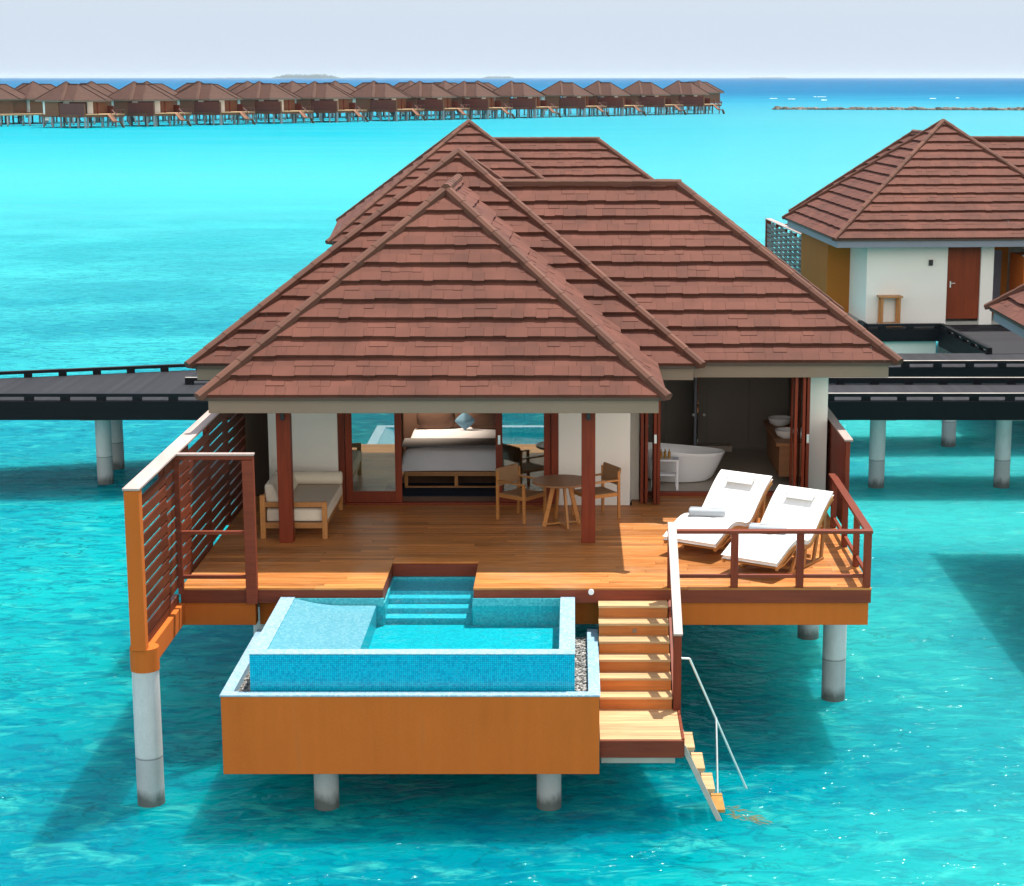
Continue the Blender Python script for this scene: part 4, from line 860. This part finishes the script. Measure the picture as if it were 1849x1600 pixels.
for i, y in enumerate((33.8, 32.6)):
    m = MB(); n = 28; vs = []; rr = [(.1, 0), (.19, .05), (.225, .15), (.21, .15), (.15, .06), (.01, .05)]
    for r_, zz in rr: vs += [(r_ * cos(2 * pi * k / n), r_ * sin(2 * pi * k / n), zz) for k in range(n)]
    m.faces(vs, [(j * n + k, j * n + (k + 1) % n, (j + 1) * n + (k + 1) % n, (j + 1) * n + k) for j in range(len(rr) - 1) for k in range(n)])
    single('wash_basin', m, 'ceram', ('round white wash basin on the vanity counter, farther from the terrace', 'round white wash basin on the vanity counter, nearer the terrace')[i], 'basin', (3.8, y, 3.222), 'round wash basins', local=True, smooth=True)

# ------------------------------------------------------------------ jetty
def kerb(root, pts, z, worn_lit=True, h0=.09, h=.075):
    k = MB(); b_ = MB(); w_ = MB(); pts = [Vector((x, y, z)) for x, y in pts]; nrm = 0
    for a, c in zip(pts, pts[1:]):
        d = (c - a); L = d.length; d /= L
        k.bar(a + Vector((0, 0, h0 + h / 2)), c + Vector((0, 0, h0 + h / 2)), .13, h)
        s_ = nrm
        while s_ < L - .1: p = a + d * s_; b_.bar(p + Vector((0, 0, h0 / 2)), p + d * .2 + Vector((0, 0, h0 / 2)), .13, h0); s_ += .83
        nrm = s_ - L
        if worn_lit: w_.bar(a + Vector((0, 0, h0 + h + .003)), c + Vector((0, 0, h0 + h + .003)), .09, .004)
    r = obj('kerb_rail', k, 'black', root, bevel=.006); obj('kerb_block', b_, 'black', r)
    if worn_lit: obj('worn_lit_top', w_, 'blacktop', r)  # pale strip standing for the sun glint along the worn top
jt = thing('jetty', 'long dark timber jetty with low black kerbs passing behind the nearest villa', 'jetty', (0, 45, 0))
zj = 2.2
def decks(poly, z, root, t=.06):
    m = MB(); m.prism(poly, z - t, z); return obj('deck', m, 'jdeck', root)
decks([(-45, 42.4), (45, 42.4), (45, 44.85), (-45, 44.85)], zj, jt)
far = [(-17, 44.86), (-14, 45.75), (-9.6, 47.05), (-4, 48.5), (2, 49.55), (8, 49.95), (45, 50.5)]; near = [(-9.6, 44.86), (-4, 46.05), (2, 47.1), (8, 47.5), (45, 48.05)]
decks(near[::1][0:1] + near[1:] + far[::-1], zj - .004, jt)
kerb(jt, [(-45, 42.47), (0, 42.47)], zj, False); kerb(jt, [(0, 42.47), (45, 42.47)], zj); kerb(jt, [(-9.4, 44.78), (45, 44.78)], zj); kerb(jt, [(-45, 44.2), (-17, 44.80)] + far[1:3], zj, False); kerb(jt, far[2:6], zj, False); kerb(jt, [(-8, 45.3)] + near[1:], zj)
m = MB(); m.box(-45, 45, 42.34, 42.395, 1.76, 2.19); m.box(-9, 45, 44.86, 44.91, 1.76, 2.19)
for pl in (near, far):
    for a, c in zip(pl, pl[1:]): m.bar((a[0], a[1] + (-.03 if pl is near else .03), 1.97), (c[0], c[1] + (-.03 if pl is near else .03), 1.97), .05, .43)
obj('fascia', m, 'black', jt)
m = MB(); 
for x in (-20, -11.1, -2, 7.16, 10.1, 19): m.box(x - .3, x + .3, 42.5, 44.8, 1.72, 2.0)
obj_each('cross_beam', m, 'beam', jt)
for x, y in ((-11.15, 43.6), (-11.3, 45.35), (7.16, 43.2), (10.12, 43.2), (9.85, 48.2), (6.75, 48.0), (-20, 43.3), (-2, 43.3), (-2, 44.4), (2.2, 43.3), (3, 48.0), (15, 48.2), (13, 43.2)):
    pile(jt, x, y, 1.78, .185)

# ------------------------------------------------------------------ villas across the jetty and next door
def other_villa(label, loc, rz, flip, fascia='fascia'):
    r = thing('overwater_villa', label, 'villa', loc, rz); OFF[r.name] = VL; FLIP[r.name] = flip; return r
rv = other_villa('overwater villa across the jetty on the right with white entrance wall and red door', (11.55, 59.2, 0), R(3.7), True)
build_roof(rv, 'fascia_grey')
cv = other_villa('overwater villa across the jetty, showing only its roof above the nearest villa', (-3.2, 58.2, 0), R(5), True)
for ch in list(rv.children): copy_tree(ch, cv)
nv_ = other_villa('neighbouring overwater villa at the right edge, only a corner of its brown roof in view', (12.72, 34.05, 0), 0, False)
for ch in list(villa.children):
    if ch.name.split('.')[0] in ('roof',): 
        c = copy_tree(ch, nv_)
        for g in c.children:
            if g.name.startswith('fascia'): g.data = g.data.copy(); g.data.materials[0] = M['fascia_grey']
def shell(root, front=True):
    m = MB(); zt = 4.66
    m.box(-5.14, -2.70, 37.8, 37.97, 2.0, zt); m.box(-1.69, -1.3, 37.8, 37.97, 2.0, zt); m.box(-2.7, -1.69, 37.8, 37.97, 4.56, zt); m.box(-5.14, -5.0, 31.1, 37.799, 2.0, zt); m.box(-1.45, -1.3, 36.2, 37.799, 2.0, zt); m.box(4.2, 4.34, 31.4, 37.0, 2.0, zt)
    m.box(-5.14, -3.9, 30.95, 31.099, 2.2, zt); m.box(-.3, 4.2, 31.0, 31.15, 2.2, zt)
    obj_each('wall', m, 'plaster', root, bevel=.01)
    m = MB(); m.box(-5.85, -5.141, 31.2, 35.6, 2.0, zt); m.box(-1.299, -.4, 36.2, 36.4, 2.0, zt); obj_each('store_wall', m, 'ochre_dk', root)
    m = MB(); m.box(-2.695, -1.695, 37.84, 37.9, 2.385, 4.555); d = obj('door', m, 'doorred', root, bevel=.004)
    m = MB(); m.box(-2.6, -2.565, 37.905, 37.925, 3.33, 3.52); m.tube([(-2.58, 37.93, 3.46), (-2.58, 37.96, 3.46), (-2.45, 37.96, 3.46)], .012, 8); obj('handle', m, 'steel', d)
    m = MB(); m.box(-3.28, -3.16, 37.975, 38.03, 4.0, 4.17); obj('wall_lamp', m, 'blackmetal', root)
    m = MB(); m.box(-5.5, 4.2, 26, 37.95, 1.9, 2.3); obj('floor_slab', m, 'beam', root)
    m = MB(); m.box(-5.6, 4.3, 25.7, 30.94, 2.31, 2.37); obj('deck', m, 'deck', root)
    for x in (-4.7, -1.8, 1.1, 4.05):
        for y in (27.8, 31.5, 34.5, 37.3): pile(root, x, y, 1.9)
shell(rv)
for ch in list(rv.children):
    if ch.name.split('.')[0] not in ('roof',): copy_tree(ch, cv)
m = MB(); m.box(-.4, 3.2, 36.6, 38.0, 2.0, 4.25); obj('court_wall', m, 'ochre', rv)
m = MB(); m.box(-.42, 3.22, 37.86, 38.02, 4.252, 4.29); obj('court_coping', m, 'wpaint', rv)
m = MB(); m.box(-1.0, -.62, 36.405, 36.44, 2.4, 4.3); obj('side_door', m, 'greydoor', rv)
s2 = thing('privacy_screen', 'grey-brown slatted privacy screen left of the villa across the jetty', 'screen', (11.55, 59.2, 0), R(3.7)); OFF[s2.name] = VL; FLIP[s2.name] = True
slats(-5.66, 23.56, 31.0, 8, 2.30, 4.25, s2, 'greyslat', -1)
m = MB(); m.box(-5.77, -5.55, 23.35, 31.2, 4.31, 4.34); obj('top_cap', m, 'cap_pale', s2)
m = MB(); m.box(-5.755, -5.56, 23.36, 23.53, 2.17, 4.305); m.box(-5.75, -4.6, 25.6, 25.7, 4.2, 4.305); m.box(-4.7, -4.58, 25.6, 25.7, 2.3, 4.19); obj('end_post', m, 'red', s2)
# entrance bridge of that villa
br = thing('entrance_bridge', 'weathered timber entrance bridge with black kerb between the jetty and the red door', 'bridge', (13.6, 52.9, 0), R(93.7), local=True)
def ebox(nm, x0, x1, y0, y1, z0, z1, mt): m = MB(); m.box(x0, x1, y0, y1, z0, z1); return obj(nm, m, mt, br, bevel=.005)
ebox('deck', -2.95, 2.2, -2.4, 2.55, 2.14, 2.21, 'jdeck'); ebox('deck', 2.21, 2.95, -2.4, 4.85, 2.14, 2.22, 'jdeck')
kb = lambda a, c: kerb(br, [a, c], 2.21)
kerb(br, [(-2.95, 2.6), (2.15, 2.6)], 2.21, False); kerb(br, [(2.15, 2.6), (2.15, 4.8)], 2.21); kerb(br, [(2.15, 4.85), (3.0, 4.85)], 2.21, False)
m = MB(); m.box(-2.95, 2.15, 2.60, 2.66, 1.7, 2.2); m.box(2.10, 2.15, 2.67, 4.9, 1.85, 2.2); m.box(2.16, 2.95, 4.86, 4.92, 1.7, 2.2); obj_each('fascia', m, 'black', br)
m = MB(); m.box(2.3, 2.5, 2.7, 4.8, .5, 1.84); obj('under_wall', m, 'plaster', br)
for x, y in ((-1.5, 0), (1.5, 0)): m = MB(); m.cyl((x, y, -2), (x, y, 2.1), .18, .18, 20); obj('pile', m, 'conc', br, smooth=True)
stl = thing('plinth_stand', 'open timber stand by the white entrance wall of the villa on the right', 'stand', (9.42, 55.45, 2.22), R(3.7), local=True)
for sx in (-1, 1):
    for sy in (-1, 1): m = MB(); m.box(sx * .26 - .035, sx * .26 + .035, sy * .16 - .035, sy * .16 + .035, .05, .86); obj('leg', m, 'teak', stl, bevel=.005)
m = MB(); m.box(-.35, .35, -.24, .24, .861, .91); obj('top', m, 'teak', stl, bevel=.006)
m = MB(); m.box(-.35, .35, -.24, -.17, .0, .05); m.box(-.35, .35, .17, .24, 0, .05); m.box(-.33, .33, -.16, .16, .06, .1); obj('base', m, 'teak', stl, bevel=.005)

# ------------------------------------------------------------------ distant rows of villas
def far_villa(nm):
    r = thing(nm, '', 'villa', (0, 0, 0)); OFF[r.name] = VL
    m = MB()
    for d in RF.values():
        for f in d['faces']:
            P = [Vector(p) for p in f]; n = (P[1] - P[0]).cross(P[2] - P[0])
            if n.z < 0: P = P[::-1]
            m.poly(P, random.random())
    rf = obj('roof', m, 'roof_far', r)
    m = MB()
    for d in RF.values():
        for a, c in d['caps']: m.bar(a, c, .2, .12)
    obj('ridge_cap', m, 'roof_far', rf)
    m = MB(); m.box(-5.42, 1.27, 27.37, 30.6, 4.58, 4.84); m.box(-6.2, 2.0, 30.47, 38.67, 4.575, 4.83); m.box(2.01, 5.28, 30.84, 37.6, 4.57, 4.825); obj_each('fascia', m, 'fascia', rf)
    m = MB(); m.box(-5.14, -3.97, 30.94, 31.1, 2.3, 4.57); m.box(-.25, .96, 30.94, 31.1, 2.3, 4.57); m.box(-5.14, -4.98, 36.0, 37.79, 1.2, 4.57); obj_each('wall', m, 'plaster', r)
    m = MB(); m.box(.97, 4.34, 31.5, 37, 2.3, 4.56); m.box(-5.14, 1, 37.8, 37.95, 1.9, 4.57); obj_each('side_wall', m, 'far_brown', r)
    m = MB(); m.box(4.36, 4.48, 29.6, 33, 2.3, 3.8); obj('privacy_wall', m, 'farred', r)
    m = MB(); m.box(-5.85, -5.2, 31.6, 36.0, 2.0, 4.57); obj('store_wall', m, 'far_brown', r)
    m = MB(); m.box(-3.9, -.3, 31.2, 31.3, 2.3, 4.5); obj('glass_door', m, 'farred', r)
    m = MB(); m.box(-5.6, 4.25, 25.7, 31, 2.28, 2.38); obj('deck', m, 'tread', r)
    m = MB(); m.box(-5.6, 4.2, 25.75, 37.9, 1.85, 2.27); obj('edge_beam', m, 'far_brown', r)
    m = MB(); m.box(-5.75, -5.62, 23.6, 31.5, 2.3, 4.3); m.box(-5.7, -5.6, 23.6, 25.7, 1.9, 2.29); obj('privacy_screen', m, 'farred', r)
    m = MB(); m.box(-5.78, -5.55, 23.4, 23.59, 2.0, 4.32); obj('end_post', m, 'far_brown', r)
    m = MB(); m.box(1.3, 4.25, 25.7, 25.8, 3.1, 3.2); m.box(4.15, 4.25, 25.81, 29.6, 3.1, 3.2)
    for x in (1.35, 2.3, 3.2, 4.17): m.box(x - .06, x + .06, 25.7, 25.8, 2.39, 3.09)
    for y in (27, 28.2): m.box(4.15, 4.25, y - .06, y + .06, 2.39, 3.09)
    m.bar((1.4, 25.7, 3.15), (1.4, 24, 2.1), .12, .1); obj('railing', m, 'farred', r)
    m = MB(); m.box(-4.6, -4.5, 25.65, 25.75, 2.39, 4.3); m.box(-5.6, -4.5, 25.65, 25.75, 4.2, 4.3); obj('screen_frame', m, 'farred', r)
    m = MB(); m.bar((.85, 25.7, 2.3), (.85, 24.0, 1.1), 1.0, .16); m.box(.35, 1.4, 22.9, 24, .95, 1.12); m.bar((1.5, 23.3, 1.0), (2.5, 23.3, -.5), .6, .1); obj('stair', m, 'far_brown', r)
    for x in (-4.47, .235): m = MB(); m.box(x - .11, x + .11, 28.3, 28.5, 2.39, 4.57); obj('post', m, 'red', r)
    for x, y in ((-5.63, 23.6), (-3.3, 26.3), (-.3, 26.3), (4.05, 26.3), (4.05, 28.5), (4.05, 31), (-5.3, 26.3), (-5.3, 29), (-5.3, 31.8), (-5.3, 34.5), (-5.3, 37.5), (1.1, 28.3), (-2, 28.3), (1.1, 32), (1.1, 36), (-2, 36)):
        m = MB(); m.cyl((x, y, -1), (x, y, 2.0), .19, .19, 10); obj('pile', m, 'far_pile', r, smooth=True)
    return r
def flip_tree(o, parent=None):
    c = o.copy(); COL.objects.link(c); c.parent = parent
    if o.data:
        if o.name not in FC:
            me = o.data.copy()
            for v in me.vertices: v.co.y = -v.co.y
            me.flip_normals(); FC[o.name] = me
        c.data = FC[o.name]
    for ch in list(o.children): flip_tree(ch, c)
    return c
FC = {}
ux, uy = .676, .737; RZ = math.atan2(uy, ux)
def place(px, off):
    bx, by = -96.3 - uy * off, 359.8 + ux * off; k = (px - 1035) / 3377
    t = (k * (.981 * by + .25) - bx) / (ux - k * .981 * uy); return bx + ux * t, by + uy * t
ordn = ['first', 'second', 'third', 'fourth', 'fifth', 'sixth', 'seventh', 'eighth', 'ninth', 'tenth', 'eleventh', 'twelfth', 'thirteenth', 'fourteenth']
proto = None
for i, px in enumerate((119, 242, 360, 468, 568, 674, 758, 838, 923, 1012, 1080, 1154, 1225)):
    if proto is None: o = proto = far_villa('distant_villa')
    else: o = copy_tree(proto)
    x, y = place(px, 9.0); o.location = (x, y, 0); o.rotation_euler = (0, 0, RZ); o.scale = (1.07,) * 3; o['group'] = 'front row of distant overwater villas'
    o['label'] = '%s villa from the left in the near row of distant brown roofed villas on stilts' % ordn[i]
fproto = None
for i, px in enumerate((-22, 60, 165, 265, 357, 447, 528, 605, 675, 741, 803, 863, 1262)):
    if fproto is None: o = fproto = flip_tree(proto)
    else: o = copy_tree(fproto)
    x, y = place(px, 38.0); o.location = (x, y, 0); o.rotation_euler = (0, 0, RZ); o.scale = (1.07,) * 3; o['group'] = 'back row of distant overwater villas'
    o['label'] = '%s brown roof from the left in the back row of distant villas' % ordn[i] if 0 < i < 12 else ('back row distant villa cut by the left edge of the photo' if i == 0 else 'last back row distant villa at the right end of the row')
fj = thing('distant_jetty', 'distant jetty on thin piles running between the two rows of far villas', 'jetty', (0, 0, 0), local=True)
a = place(-80, 24); c = place(1262, 24)
m = MB(); m.bar((a[0], a[1], 2.2), (c[0], c[1], 2.2), 3, .3); obj('deck', m, 'tread', fj)
d = Vector((c[0] - a[0], c[1] - a[1], 0)); L = d.length; d /= L
m = MB()
for k in range(int(L / 5)):
    p = Vector((a[0], a[1], 0)) + d * (k * 5)
    for s_ in (-1.2, 1.2): m.cyl((p.x - d.y * s_, p.y + d.x * s_, -1), (p.x - d.y * s_, p.y + d.x * s_, 2.05), .19, .19, 8, True)
obj('pile', m, 'conc', fj, smooth=True, kind='stuff')

# ------------------------------------------------------------------ haze over the sea
m = MB(); m.box(-46000, 46000, -1500, 46000, -3.5, 55, .5)
hz = obj('haze', m, 'soffit', kind='stuff'); hm = bpy.data.materials.new('haze_air'); hm.use_nodes = True; t = hm.node_tree; t.nodes.remove(t.nodes['Principled BSDF'])
pv = t.nodes.new('ShaderNodeVolumePrincipled'); pv.inputs['Color'].default_value = (.74, .88, 1, 1); pv.inputs['Density'].default_value = 3.2e-5; pv.inputs['Anisotropy'].default_value = .2
t.links.new(pv.outputs[0], t.nodes['Material Output'].inputs['Volume']); hz.data.materials[0] = hm
